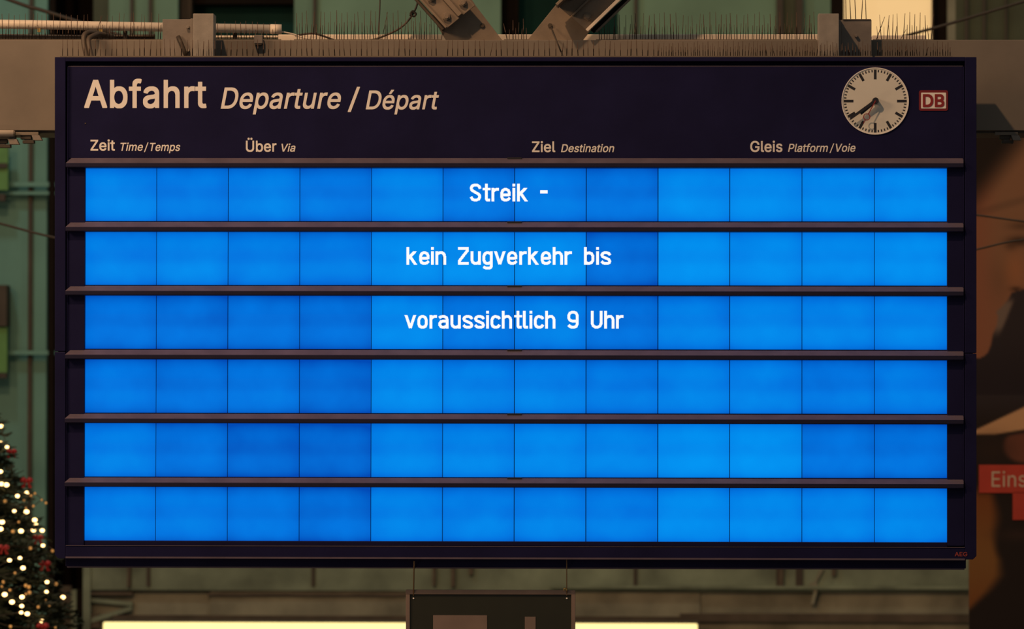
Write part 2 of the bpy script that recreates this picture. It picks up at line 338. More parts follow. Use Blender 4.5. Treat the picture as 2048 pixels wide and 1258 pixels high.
# ------------------------------------------------------------------ lettering (outlines of a plain sans serif)
GLYPHS = {"x":{"A":[480,[[5,-14,2,-11,2,12,3,16,183,512,188,522,192,523,285,523,288,523,290,520,293,514,378,284,477,14,477,-8,477,-11,475,-13,385,-14,382,-13,380,-10,377,-4,334,119,330,128,150,128,148,126,146,122,102,-4,100,-10,98,-13,95,-14],[180,213,178,214,204,286,238,391,240,392,253,349,272,292,299,214,298,213]]],"E":[419,[[49,-14,46,-12,46,-8,46,519,47,522,51,523,382,523,384,522,386,519,386,442,384,439,382,438,142,438,139,436,139,302,142,300,149,300,364,300,367,299,369,296,369,219,366,215,142,215,139,214,139,72,386,71,389,66,389,-11,386,-14,384,-14]]],"G":[520,[[242,-21,219,-18,202,-16,176,-8,152,3,129,17,107,34,92,50,82,62,60,94,47,122,36,153,29,194,26,240,27,294,31,332,40,367,47,387,52,400,66,425,89,456,109,476,139,499,152,506,172,516,202,525,232,529,286,530,314,527,344,521,357,517,374,509,402,493,430,470,442,457,452,444,469,417,481,390,488,362,488,340,487,337,484,335,396,335,393,340,387,354,379,372,366,392,357,402,346,412,335,420,324,426,312,431,292,437,266,441,252,440,234,436,206,425,186,413,171,400,158,384,145,364,132,334,126,314,121,290,117,254,119,230,125,200,132,174,142,152,155,130,169,112,182,100,199,88,216,80,231,74,254,69,269,68,276,68,289,70,309,75,336,87,346,93,358,102,366,111,376,124,383,137,390,152,397,174,398,182,398,184,396,185,274,185,272,185,270,187,269,267,272,270,486,270,490,270,492,267,492,174,490,154,486,132,481,112,472,92,460,72,445,52,424,30,406,16,384,2,359,-9,332,-16,306,-20,282,-21]]],"a":[389,[[134,-23,119,-21,102,-17,86,-11,74,-5,62,4,49,15,40,25,30,40,23,52,20,62,16,85,16,132,19,148,22,160,32,176,46,192,62,204,82,215,99,222,134,230,229,242,244,245,255,250,258,252,261,260,259,270,250,290,244,298,239,302,219,312,204,315,194,316,174,312,159,307,144,299,129,286,112,260,86,260,36,274,29,278,27,280,27,282,27,305,36,323,50,342,66,359,84,372,109,385,136,393,162,397,219,398,242,395,272,388,286,381,302,371,315,360,328,345,341,322,346,308,349,290,351,265,351,-8,350,-12,346,-14,266,-14,264,-12,263,-10,263,5,262,7,236,-9,224,-15,214,-18,186,-23],[169,60,142,66,129,72,119,80,113,88,108,100,107,105,113,122,117,128,126,135,146,145,174,152,212,157,234,160,262,166,262,150,261,138,258,125,252,110,246,100,239,90,230,82,220,75,204,67,194,64,179,61]]],"b":[424,[[202,-22,177,-17,164,-12,147,-1,132,11,130,12,127,15,126,11,126,-9,126,-12,122,-14,42,-14,39,-12,39,518,40,521,42,523,44,523,122,523,124,523,127,521,128,518,128,408,128,371,130,366,150,381,167,391,184,396,200,397,250,398,274,395,297,389,322,377,339,364,352,351,365,336,377,318,386,301,390,291,396,271,401,248,404,216,404,176,403,151,400,124,394,98,387,78,377,58,365,41,352,26,332,8,314,-4,294,-14,272,-20,257,-21],[212,63,200,66,177,76,164,86,152,101,146,111,140,126,133,148,129,174,128,194,131,221,137,245,147,268,157,284,164,292,173,298,192,308,204,312,217,315,230,314,242,311,263,301,277,290,288,276,297,261,306,236,311,214,313,186,310,158,304,136,294,111,282,94,267,79,252,71,240,66,227,63,220,62]]],"f":[254,[[70,-14,68,-12,67,-8,67,312,65,313,-2,313,-6,314,-8,316,-8,389,-7,392,-2,393,65,393,67,394,67,456,69,469,73,482,81,496,92,510,108,523,122,533,142,540,160,543,175,544,205,544,228,542,240,540,252,536,255,534,257,532,257,506,245,466,240,456,238,454,215,454,208,457,195,459,182,456,172,452,166,446,158,426,156,406,156,394,158,393,238,393,241,392,242,386,242,319,240,314,238,313,158,313,156,312,156,-11,152,-14]]],"h":[410,[[42,-14,39,-12,39,-8,39,519,40,522,44,523,122,523,127,521,128,519,128,374,130,369,132,369,142,377,157,386,167,390,180,394,204,398,242,398,267,396,290,391,310,381,329,366,340,355,348,344,357,329,362,316,367,296,370,282,371,262,371,226,371,-8,370,-13,367,-14,287,-14,284,-14,282,-11,282,222,281,239,278,256,267,282,262,289,254,297,244,304,230,310,210,314,197,312,187,309,170,301,156,292,149,284,142,274,136,262,131,244,128,214,128,-11,124,-14]]],"r":[259,[[42,-14,39,-12,39,-8,39,390,42,393,44,393,122,393,125,392,126,389,126,374,127,371,130,374,132,374,149,386,167,394,192,399,232,399,254,398,257,394,257,311,254,308,252,308,230,308,207,311,185,306,167,299,154,290,144,279,137,266,130,246,128,224,128,-11,124,-14]]],"t":[227,[[142,-18,128,-16,112,-12,93,-2,80,8,73,15,64,28,58,38,54,52,51,75,51,312,-5,313,-7,315,-8,318,-8,391,-5,393,48,393,50,393,51,395,51,480,52,484,55,485,138,485,140,482,140,472,140,395,142,393,215,393,218,391,218,388,217,315,215,313,212,313,140,312,141,98,144,85,148,75,152,71,162,67,172,65,190,68,212,68,215,66,217,62,227,12,227,-8,225,-11,220,-14,195,-18]]]},"d":{"B":[456,[[41,-24,36,-18,37,529,41,533,44,533,266,533,292,532,306,530,324,526,334,523,359,509,374,497,386,486,404,463,412,450,416,439,421,416,422,396,421,334,418,314,413,304,399,284,385,269,386,266,399,256,412,243,422,230,432,213,437,202,439,192,442,166,442,109,440,89,434,66,427,52,417,36,398,16,374,-1,346,-14,324,-20,304,-22,279,-24],[152,81,149,82,149,206,226,207,249,205,273,199,289,192,302,184,310,176,317,166,320,159,328,139,328,136,325,129,319,114,313,106,306,101,299,97,282,90,254,83,226,81],[152,309,149,312,149,426,152,428,214,428,242,426,254,424,266,420,282,414,289,409,294,404,299,396,309,372,300,346,293,336,284,329,274,323,254,315,236,311,222,309]]],"D":[502,[[41,-24,36,-18,37,529,41,533,44,533,249,533,279,532,299,529,334,521,356,511,379,498,392,489,415,469,431,452,446,430,454,416,467,392,472,376,478,354,481,339,485,309,486,279,486,216,483,186,479,159,472,132,466,118,454,93,439,69,429,56,412,38,399,27,379,12,364,3,342,-8,314,-16,289,-21,256,-24],[152,81,149,82,149,84,149,426,152,428,209,428,229,426,254,422,272,416,299,404,315,394,329,382,339,369,347,356,362,322,369,294,374,259,372,232,365,199,354,169,344,148,332,131,314,115,294,103,264,91,239,85,216,82]]]},"b":{"G":[520,[[242,-20,220,-17,203,-14,178,-7,152,4,129,18,108,36,92,51,82,63,61,96,48,123,38,154,30,196,27,240,28,296,32,330,41,368,54,400,68,426,91,456,100,466,118,482,140,498,172,515,202,524,235,528,285,529,320,525,345,519,357,516,375,507,402,490,430,467,450,445,468,417,481,388,487,360,487,340,485,337,398,336,394,340,388,356,380,373,367,393,347,413,325,427,312,432,292,438,265,442,252,441,235,437,222,433,205,425,185,413,170,400,157,386,144,366,132,339,124,310,119,283,116,256,118,228,122,203,131,173,140,153,153,130,164,116,180,100,198,87,215,79,230,74,252,68,270,66,280,67,298,71,310,74,338,86,348,92,358,100,367,110,375,121,384,136,390,150,398,173,399,186,275,186,272,186,271,188,270,266,272,269,488,269,490,268,491,266,491,176,489,156,486,136,480,113,471,93,459,73,445,53,423,30,405,17,385,4,360,-7,332,-15,305,-19,280,-20]]],"Z":[438,[[32,-13,30,-12,29,-8,30,58,289,438,285,439,30,439,27,442,27,520,30,522,32,522,408,522,409,520,410,518,410,452,409,450,183,120,149,72,150,70,152,70,410,69,412,68,412,65,412,-10,410,-12,408,-13]]],"b":[424,[[203,-21,178,-16,166,-11,146,1,125,18,125,-8,125,-10,123,-12,43,-13,40,-10,40,520,43,522,123,522,125,521,127,517,127,407,127,364,128,362,146,376,163,388,173,392,196,396,240,397,266,395,286,391,296,388,313,380,330,370,344,357,358,343,370,327,386,299,392,280,397,260,401,237,403,212,403,164,401,137,396,110,390,90,381,70,369,50,353,29,338,14,316,-2,296,-12,283,-16,260,-20,240,-21],[210,62,188,69,176,76,160,89,149,104,139,124,131,150,127,177,127,197,130,224,137,250,148,272,158,287,166,294,176,302,193,310,206,314,218,316,230,315,242,312,250,309,266,301,280,288,291,274,303,250,310,227,314,200,314,182,311,160,306,136,296,111,290,102,283,93,276,85,266,77,248,67,236,63,223,61]]],"e":[404,[[186,-21,164,-18,134,-11,109,1,92,14,74,30,56,51,42,77,32,100,25,130,21,160,21,210,24,240,28,264,36,287,45,307,61,332,76,349,97,367,122,382,142,390,161,394,174,396,216,397,246,395,272,389,292,381,314,367,334,350,349,332,362,312,371,292,378,267,383,237,384,217,384,160,382,156,114,156,112,154,116,137,124,114,130,104,139,93,149,83,161,74,182,66,194,62,212,59,224,61,239,65,259,73,268,80,278,90,285,100,292,114,296,118,316,118,324,117,374,105,377,102,378,80,376,72,367,54,357,40,347,27,333,14,319,4,304,-4,289,-11,264,-18,232,-21],[114,234,116,242,124,262,129,272,136,282,146,292,156,300,164,305,179,311,189,314,204,316,226,313,249,303,256,298,265,290,273,280,281,267,289,247,292,234]]],"i":[167,[[44,-13,41,-12,40,-8,40,388,41,391,44,392,124,392,126,391,127,388,127,-10,124,-13],[71,430,58,432,51,436,38,447,31,457,28,468,29,502,31,510,38,520,46,528,56,534,68,537,96,537,106,536,111,534,118,530,128,521,136,510,138,502,139,495,139,468,138,460,134,452,128,445,119,438,111,433,98,430]]],"l":[189,[[115,-15,103,-13,88,-10,74,-2,65,5,56,16,48,28,43,43,41,56,40,73,40,518,41,520,45,522,118,522,125,521,127,518,127,113,129,88,133,73,138,69,146,66,178,67,180,67,183,64,194,16,194,-4,194,-7,190,-11,176,-14,158,-15]]],"r":[259,[[43,-13,40,-10,40,390,43,392,45,392,123,391,125,388,125,369,130,371,150,386,163,392,170,394,196,398,233,398,253,397,256,395,256,311,253,309,233,309,208,312,203,312,186,308,168,301,155,292,143,280,138,270,130,250,128,238,127,225,127,-10,125,-12,123,-13]]],"s":[365,[[156,-21,128,-17,101,-10,78,2,58,18,42,37,29,60,23,82,24,105,28,108,78,119,104,120,107,117,111,106,119,90,124,82,131,76,141,69,158,62,181,59,196,60,211,64,226,71,233,74,242,82,248,90,253,102,252,107,248,117,244,123,238,127,228,132,211,139,136,157,111,164,88,175,66,191,56,201,49,210,38,230,35,244,34,254,35,297,39,320,51,341,66,358,77,367,88,375,116,389,131,393,158,396,200,397,228,395,254,390,274,381,294,367,312,350,323,334,330,322,337,302,337,280,334,276,284,265,278,264,258,264,255,267,244,290,231,304,223,310,208,315,198,318,186,319,171,317,154,310,144,305,136,300,130,292,123,277,128,264,133,257,138,253,163,242,266,215,291,203,311,190,328,170,334,162,340,150,344,127,344,84,342,72,338,60,334,50,326,38,316,26,306,16,294,6,281,-2,261,-11,231,-18,201,-21]]],"t":[227,[[144,-17,128,-15,114,-11,104,-7,94,-2,81,8,74,16,65,28,59,38,55,54,52,76,52,314,-4,314,-6,316,-7,318,-7,388,-6,391,-2,392,48,392,51,392,52,394,52,478,54,483,56,484,136,484,139,481,139,468,139,394,141,392,214,392,216,391,217,388,217,318,216,315,211,314,141,314,140,314,139,311,139,111,140,96,143,84,147,74,151,70,161,66,171,64,191,67,211,67,214,66,216,62,226,14,226,-7,225,-9,221,-12,211,-15,196,-17]]],"Ü":[517,[[232,-21,205,-18,175,-11,148,0,127,12,102,32,82,54,66,80,55,104,50,127,47,157,47,520,50,522,52,522,132,522,135,521,137,520,137,184,139,170,142,152,152,127,161,112,172,100,185,89,200,80,213,74,228,70,242,67,260,65,282,68,292,70,318,80,332,88,345,99,355,110,363,122,372,142,377,160,379,174,380,190,380,517,380,520,382,522,385,522,465,522,468,522,470,520,470,150,467,124,462,104,457,90,448,72,429,47,408,25,382,7,358,-6,335,-13,308,-19,280,-21],[170,559,160,562,150,569,142,577,135,587,133,600,133,627,135,637,140,646,148,654,155,660,164,664,172,666,205,666,212,664,225,655,232,647,238,637,240,624,240,600,238,587,228,572,220,566,212,561,202,559],[312,559,305,561,295,568,286,577,279,587,277,600,277,627,279,637,283,644,290,653,298,659,305,664,318,666,348,666,355,664,366,657,376,647,382,637,384,627,384,602,383,592,382,587,377,580,371,572,362,565,355,561,345,559]]]},"i":{"/":[249,[[7,-86,4,-83,5,-63,167,540,170,542,172,543,242,543,244,542,245,540,245,522,82,-83,80,-86,77,-86]]],"D":[502,[[53,-10,50,-7,50,516,51,518,53,519,236,519,260,518,286,515,320,507,348,495,368,484,380,476,403,456,417,440,431,420,444,398,455,373,461,353,467,326,471,296,472,280,471,218,469,196,464,170,457,143,450,126,438,101,423,78,409,60,399,50,380,35,368,26,346,14,333,8,316,2,298,-3,273,-7,243,-10],[136,67,136,441,223,442,243,440,268,436,296,426,312,418,326,408,340,395,350,384,360,370,367,356,376,336,383,308,388,268,389,253,387,228,381,193,370,160,359,138,344,118,326,101,303,87,276,76,253,71,223,68]]],"P":[445,[[53,-10,50,-7,50,516,51,518,53,519,243,519,280,517,306,512,326,505,353,489,370,475,387,458,402,436,410,416,413,406,418,376,419,330,416,303,408,274,396,250,380,229,360,211,338,196,323,189,310,184,286,179,258,176,136,176,135,-7,134,-10,130,-10],[136,252,136,441,223,442,253,440,268,437,286,430,296,425,307,416,317,403,325,388,330,373,334,348,330,323,325,308,316,290,306,278,296,270,283,263,266,257,250,254,223,252]]],"T":[449,[[185,-10,183,-7,183,-4,183,440,180,442,25,442,23,443,22,446,22,516,23,518,25,519,262,519,425,519,427,516,427,446,426,443,422,442,270,442,267,440,267,-7,266,-10,262,-10]]],"V":[480,[[196,-10,192,-4,9,490,6,500,6,517,9,519,89,519,93,518,95,516,202,216,220,163,239,101,242,97,251,128,272,193,384,516,386,518,389,519,469,519,472,518,473,516,473,500,471,493,289,-6,287,-10,284,-10]]],"a":[389,[[138,-19,123,-17,106,-13,96,-10,78,-1,66,7,55,16,45,26,35,42,26,59,22,74,20,89,20,129,22,142,27,156,36,173,50,189,67,202,90,213,110,220,136,225,230,237,250,242,260,247,264,254,265,259,263,274,254,294,248,301,241,306,223,316,208,319,196,321,170,317,160,313,146,306,136,299,127,292,119,282,108,264,90,264,40,278,32,282,31,284,31,302,42,322,52,336,66,352,86,367,107,379,133,388,156,392,178,394,208,394,230,392,258,387,268,384,288,374,306,362,318,349,330,332,340,312,345,292,347,266,346,-8,343,-10,270,-10,268,-9,267,-6,267,16,266,19,263,18,250,6,238,-2,220,-11,210,-14,196,-17,180,-19],[163,56,148,59,136,63,123,70,113,79,109,84,105,94,103,104,103,109,109,124,113,131,120,138,130,144,143,149,173,156,213,162,266,171,266,146,265,134,262,122,256,106,250,96,242,86,233,78,220,70,193,59,173,56]]],"e":[404,[[190,-18,167,-15,137,-8,117,1,94,16,77,32,60,54,44,79,35,102,28,132,24,162,24,208,27,240,33,268,40,288,53,312,65,330,84,352,101,365,126,380,150,388,180,393,217,394,240,393,267,387,290,378,312,363,332,346,347,328,360,308,370,282,376,258,380,232,381,212,381,162,380,160,112,159,110,159,108,158,113,135,117,122,124,108,134,92,147,80,160,71,177,63,192,59,212,56,224,58,240,61,260,69,270,76,280,86,288,98,296,112,299,115,314,115,327,112,367,103,372,101,374,99,375,80,370,67,362,52,353,40,342,28,330,17,317,8,292,-6,270,-13,237,-18],[110,232,112,242,116,255,124,270,132,282,141,292,150,300,160,306,172,313,190,318,200,319,207,320,222,318,234,314,249,308,260,300,268,292,279,278,289,258,296,232,294,231,112,231]]],"f":[254,[[74,-10,71,-7,71,316,69,317,-1,317,-3,318,-4,320,-4,387,-1,389,69,389,71,390,71,450,73,463,77,478,85,493,96,507,109,518,125,528,142,535,155,538,172,540,202,540,219,539,236,536,252,531,253,526,253,510,239,466,236,459,234,458,219,458,212,461,196,463,180,460,169,455,163,450,156,439,154,430,152,416,152,393,152,390,154,389,234,389,237,388,238,386,238,320,237,318,234,317,154,317,152,316,152,-7,149,-10]]],"i":[167,[[46,-10,44,-9,43,-7,43,386,44,388,46,389,122,389,123,388,124,386,124,-7,122,-10],[74,433,62,435,54,439,42,449,35,458,32,463,31,470,32,500,34,508,40,516,49,525,56,530,64,533,69,534,92,534,103,533,112,530,122,523,130,513,134,506,136,498,136,468,134,460,129,452,120,443,112,437,106,435,99,433]]],"l":[189,[[118,-12,106,-10,91,-6,76,1,63,13,55,24,49,36,44,58,43,76,43,516,46,519,118,519,122,518,124,516,124,108,125,86,130,71,131,68,136,65,146,63,161,64,179,64,180,61,191,11,191,-4,190,-6,186,-8,161,-12]]],"m":[610,[[46,-10,43,-7,43,100,43,386,44,388,46,389,118,389,121,388,122,386,122,360,123,357,138,370,151,379,164,386,178,392,194,395,206,396,236,396,251,394,261,392,271,388,288,377,306,359,318,341,336,360,354,374,376,387,398,393,426,396,451,396,466,395,491,389,504,383,516,375,535,358,544,348,551,336,557,323,562,310,565,290,567,263,567,-7,566,-9,564,-10,488,-10,486,-7,486,68,486,246,484,266,479,283,474,293,466,302,456,309,444,314,434,317,418,320,408,319,391,314,374,304,367,298,360,290,353,278,348,263,346,250,345,236,345,-7,344,-10,341,-10,265,-10,264,-4,264,250,262,270,253,290,248,298,238,306,231,311,216,317,201,319,191,319,181,316,168,311,156,304,146,296,139,286,134,276,128,260,126,250,124,228,123,-8,121,-10]]],"n":[410,[[46,-10,43,-7,43,100,43,386,44,388,46,389,118,389,121,388,122,386,122,358,123,354,144,372,164,383,184,390,208,394,248,394,274,390,286,387,301,380,314,372,324,364,336,351,349,333,358,313,363,293,367,258,367,103,367,-7,366,-9,364,-10,288,-10,286,-7,286,228,285,243,282,260,274,280,268,290,256,302,246,309,231,315,211,319,198,317,181,312,161,302,152,296,145,288,138,278,132,266,126,246,124,218,123,-8,121,-10]]],"o":[415,[[184,-18,160,-14,142,-10,127,-4,110,5,94,17,80,30,67,45,54,62,44,79,38,92,31,115,28,132,25,155,24,178,24,208,26,230,32,265,36,278,45,298,55,315,67,332,80,346,94,359,110,370,120,376,137,384,150,388,180,393,230,394,250,391,270,387,290,380,304,372,322,359,337,345,350,331,360,317,366,305,377,282,383,262,387,245,391,208,391,168,389,145,386,125,382,108,374,88,367,72,349,45,336,30,322,17,307,6,297,0,280,-8,264,-12,244,-16,227,-18],[200,57,182,61,162,70,144,84,131,100,119,122,114,138,108,168,106,192,109,218,115,240,125,265,138,285,153,300,170,310,180,314,194,318,207,320,214,319,232,315,254,305,271,292,282,279,293,260,302,232,308,202,308,180,305,152,298,128,287,105,275,88,260,74,244,65,234,61,217,57,207,56]]],"p":[424,[[46,-153,43,-150,43,387,48,389,118,389,121,388,122,385,122,355,123,350,134,361,144,370,161,382,172,387,186,391,208,394,246,394,264,392,281,389,294,385,311,377,321,371,334,362,351,345,366,325,382,297,392,267,397,245,399,225,400,170,397,132,392,110,385,87,381,77,372,60,361,44,349,30,327,10,311,0,298,-7,288,-11,266,-16,246,-18,214,-18,196,-16,181,-13,171,-9,151,2,138,12,126,24,124,20,123,-151,121,-153],[218,57,196,62,178,70,164,80,150,95,140,112,131,135,126,157,123,190,126,220,133,247,142,270,151,284,164,298,178,308,201,317,221,320,231,318,245,315,262,307,276,297,290,282,301,264,310,240,315,217,318,187,315,162,311,140,300,112,290,95,276,80,258,68,236,60]]],"r":[259,[[46,-10,43,-7,43,387,46,389,118,389,121,388,122,386,122,363,123,360,146,378,158,386,171,390,191,394,224,395,251,394,253,390,253,316,252,313,248,312,236,312,211,315,204,315,181,310,166,304,151,294,141,283,131,266,126,250,124,228,123,-8,121,-10]]],"s":[365,[[159,-18,132,-14,104,-8,82,4,62,20,44,40,33,60,26,82,26,103,29,104,36,106,84,117,102,117,104,115,108,102,115,88,122,79,129,72,139,66,154,60,164,57,182,55,196,57,212,60,222,64,236,72,246,82,252,90,257,102,255,110,250,120,244,128,226,138,214,142,139,160,114,168,89,179,69,193,59,203,52,212,46,222,41,232,38,248,37,258,38,295,40,308,44,320,54,339,69,355,79,364,92,372,116,385,142,391,164,394,199,394,226,392,249,387,272,378,292,364,309,347,324,325,334,300,334,282,332,280,286,269,276,267,262,267,259,268,257,270,251,285,244,295,232,309,224,313,212,318,202,321,186,323,172,320,159,317,144,310,134,303,127,295,122,285,120,275,122,268,126,260,132,254,146,245,166,237,262,212,289,200,309,186,326,168,333,155,337,148,341,125,340,85,338,72,334,59,323,40,314,29,304,19,292,9,279,1,266,-5,256,-9,226,-15,199,-18]]],"t":[227,[[146,-14,132,-12,116,-8,105,-4,96,1,84,11,76,19,69,29,63,39,58,56,55,79,55,316,-1,317,-4,318,-4,322,-4,387,-1,389,54,389,55,392,55,476,56,481,134,481,136,479,136,476,136,459,136,389,212,389,214,386,214,319,212,317,209,317,136,316,136,109,137,92,141,79,144,72,149,67,159,63,172,60,194,64,209,64,212,63,213,59,223,9,223,-6,219,-9,204,-13,194,-14]]],"u":[410,[[161,-15,144,-13,123,-7,103,3,91,11,78,23,68,35,58,53,51,69,45,96,43,120,43,386,44,388,46,389,121,389,123,387,124,143,127,120,133,103,141,90,151,79,164,70,178,64,198,61,214,62,232,68,247,76,258,85,267,96,276,110,282,126,285,146,286,163,286,386,287,388,291,389,364,389,366,388,367,386,367,-7,366,-9,364,-10,291,-10,288,-7,288,20,286,25,263,6,248,-3,234,-9,221,-12,204,-15]]],"é":[404,[[190,-18,167,-15,137,-8,117,1,94,16,77,32,60,54,44,79,35,102,28,132,24,162,24,208,27,240,33,268,40,288,53,312,65,330,84,352,101,365,126,380,150,388,180,393,217,394,240,393,267,387,290,378,312,363,332,346,347,328,360,308,370,282,376,258,380,232,381,212,381,162,380,160,112,159,110,159,108,158,113,135,117,122,124,108,134,92,147,80,160,71,177,63,192,59,212,56,224,58,240,61,260,69,270,76,280,86,288,98,296,112,299,115,314,115,327,112,367,103,372,101,374,99,375,80,370,67,362,52,353,40,342,28,330,17,317,8,292,-6,270,-13,237,-18],[110,232,112,242,116,255,124,270,132,282,141,292,150,300,160,306,172,313,190,318,200,319,207,320,222,318,234,314,249,308,260,300,268,292,279,278,289,258,296,232,294,231,112,231],[170,419,168,420,167,422,167,438,215,538,220,539,300,539,302,538,303,535,302,520,236,420,232,419]]]},"r":{"E":[419,[[60,0,60,508,63,509,370,509,372,508,372,506,372,453,370,452,125,451,125,288,125,287,128,286,133,286,354,286,355,233,355,230,353,229,125,229,125,58,128,57,373,57,375,56,375,53,374,0]]],"i":[167,[[54,0,53,3,53,378,54,379,112,379,114,378,114,376,114,3,112,0],[84,443,72,445,64,448,52,457,44,468,42,473,41,483,42,493,44,498,48,506,53,510,64,519,72,522,82,524,92,523,99,521,104,519,113,513,118,508,122,500,125,490,126,483,125,476,122,466,114,455,109,450,102,447,94,444]]],"n":[410,[[53,0,53,379,111,379,112,378,112,318,113,314,123,330,128,338,141,353,151,361,174,374,198,381,216,384,234,384,254,382,266,380,284,374,296,368,316,354,332,336,341,320,349,300,354,278,357,248,357,120,357,0,297,0,296,3,296,243,294,260,288,279,282,293,269,308,256,318,244,324,224,328,198,329,184,326,171,322,158,316,148,309,131,291,126,283,120,270,115,250,114,226,114,0]]],"s":[365,[[166,-8,139,-4,112,3,94,12,78,22,62,38,51,52,41,75,36,93,44,96,94,106,98,92,108,75,118,65,128,58,139,52,156,47,174,45,196,46,219,50,232,54,244,62,256,72,264,85,267,95,268,108,265,120,259,130,253,138,234,148,222,153,132,175,106,184,86,196,76,204,68,212,56,230,51,242,48,255,47,268,47,282,51,302,53,310,60,325,65,332,74,342,82,350,92,357,106,366,122,373,139,379,164,383,192,384,216,382,242,377,262,369,279,358,294,344,307,328,317,310,324,290,269,277,260,295,253,305,244,315,232,324,214,330,196,333,182,333,162,331,146,326,136,321,125,312,116,302,112,295,109,282,110,270,111,262,113,258,116,251,124,243,134,236,149,230,184,220,249,204,274,194,292,183,302,175,309,168,317,158,323,148,327,135,330,125,331,100,328,80,323,65,319,58,304,37,284,20,262,7,246,1,232,-3,199,-7]]]}}
GW = {'d': 24, 'x': 14, 'b': 13, 'i': 10, 'r': 0}           # how far each cut is emboldened (em/1000)
def _area(p):
    return sum(p[i][0]*p[(i+1) % len(p)][1]-p[(i+1) % len(p)][0]*p[i][1] for i in range(len(p)))
def word_mesh(text, cut, slant, track):
    """(2d vertices, faces) of a word, in em"""
    V, F = [], []
    x = 0.0
    for ch in text:
        adv, loops = GLYPHS[cut][ch]
        cu = bpy.data.curves.new('g', 'CURVE')
        cu.dimensions = '2D'; cu.fill_mode = 'BOTH'
        for c in loops:
            n = len(c)//2
            s = cu.splines.new('POLY')
            s.points.add(n-1)
            s.use_cyclic_u = True
            for i in range(n): s.points[i].co = (c[2*i]/1000, c[2*i+1]/1000, 0, 1)
        o = bpy.data.objects.new('g', cu)
        me = o.to_mesh()
        k = len(V)
        V += [(x+v.co.x, v.co.y) for v in me.vertices]
        F += [tuple(k+i for i in p.vertices) for p in me.polygons]
        o.to_mesh_clear()
        bpy.data.objects.remove(o); bpy.data.curves.remove(cu)
        x += adv/1000+track
    return [(a+b*slant, b) for a, b in V], F
def word(text, px0, px1, base, cap, Y, material, parent, cut='b', slant=0.0, track=0.012, thick=0.002, name='lettering'):
    """word fitted to the measured left/right edges, baseline and capital height (photo pixels on plane Y)"""
    weight = GW[cut]/1000
    V, F = word_mesh(text, cut, slant, track)
    x0 = min(v[0] for v in V); x1 = max(v[0] for v in V)
    caph = 0.509+2*weight
    vs3 = []
    for a, b in V:
        p = W(px0+(a-x0)/(x1-x0)*(px1-px0), base-(b+weight)/caph*(base-cap), Y)
        vs3.append((p.x, Y-thick, p.z))
    return obj(name, vs3, F, material, parent)

# ================================================================== the setting
def zat(py, Y): return W(1024, py, Y).z
def xat(px, Y): return W(px, 617, Y).x

fl = box('floor', -30, 30, -32, 20, -0.3, 0.0, floor_stone)
tag(fl, kind='structure')

YW = 14.0
back = box('wall_back', xat(-700, YW), xat(2750, YW), YW+1.6, YW+1.9, 0, zat(-700, YW), dark_void)
tag(back, kind='structure')
def wall_piece(name, px0, px1, py0, py1, m, dy=0.0, depth=0.12, parent=back, bevel=0.0):
    return pbox(name, px0, py0, px1, py1, YW+dy, depth, m, parent, bevel)
TOP, LOW = -640, 1172
# facade bays from left to right: painted panels, mullions, dark glazing
for a, b in ((-640, -420), (-412, -200), (-192, 56), (64, 93)):
    wall_piece('facade_panel', a, b, TOP, 1700, teal_paint)
for a, b in ((-420, -412), (-200, -192), (56, 64)):
    wall_piece('mullion', a, b, TOP, 1700, mullion_brown, -0.05, 0.16)
wall_piece('facade_panel', 186, 217, TOP, LOW, olive_paint, 0.05)
for a, b in ((217, 259), (265, 296), (303, 355)):
    wall_piece('facade_panel', a, b, TOP, LOW, green_paint)
for a, b in ((259, 265), (296, 303), (625, 632), (1268, 1275)):
    wall_piece('mullion', a, b, TOP, LOW, mullion_brown, -0.05, 0.16)
wall_piece('mullion', 355, 382, TOP, LOW, mullion_brown, 0.25, 0.3)
wall_piece('window_pane', 382, 588, 8, LOW, dark_glass, 0.6, 0.05)
wall_piece('window_pane', 382, 588, TOP, -30, dark_glass, 0.6, 0.05)
wall_piece('window_transom', 382, 588, -30, 8, dark_void, 0.4, 0.25)
wall_piece('facade_panel', 588, 625, TOP, LOW, green_paint)
wall_piece('facade_panel', 632, 1001, TOP, LOW, green_paint)
wall_piece('mullion', 1001, 1036, TOP, LOW, dark_void, 0.3, 0.3)
wall_piece('window_pane', 1036, 1236, TOP, LOW, dark_glass, 0.6, 0.05)
wall_piece('facade_panel', 1236, 1268, TOP, LOW, green_paint)
wall_piece('facade_panel', 1275, 1553, TOP, LOW, green_paint)
wall_piece('mullion', 1553, 1566, TOP, LOW, mullion_brown, -0.05, 0.16)
wall_piece('facade_panel', 1566, 1592, TOP, LOW, olive_paint)
wall_piece('mullion', 1592, 1606, TOP, LOW, mullion_brown, -0.05, 0.16)
wall_piece('facade_panel', 1606, 1661, TOP, LOW, green_paint, 0.02)
wall_piece('mullion', 1868, 1895, TOP, LOW, dark_void, 0.1, 0.3)
wall_piece('facade_panel', 1895, 1911, TOP, LOW, plaster, 0.03)
for a, b in ((1911, 1930), (1936, 1966), (1971, 2010), (2014, 2120), (2126, 2330), (2336, 2740)):
    wall_piece('facade_panel', a, b, TOP, LOW, olive_paint, 0.03)
for a, b in ((1930, 1936), (1966, 1971), (2010, 2014), (2120, 2126), (2330, 2336)):
    wall_piece('mullion', a, b, TOP, LOW, mullion_brown, -0.01, 0.12)
wall_piece('facade_panel', 1661, 1868, 346, LOW, green_paint, 0.02)
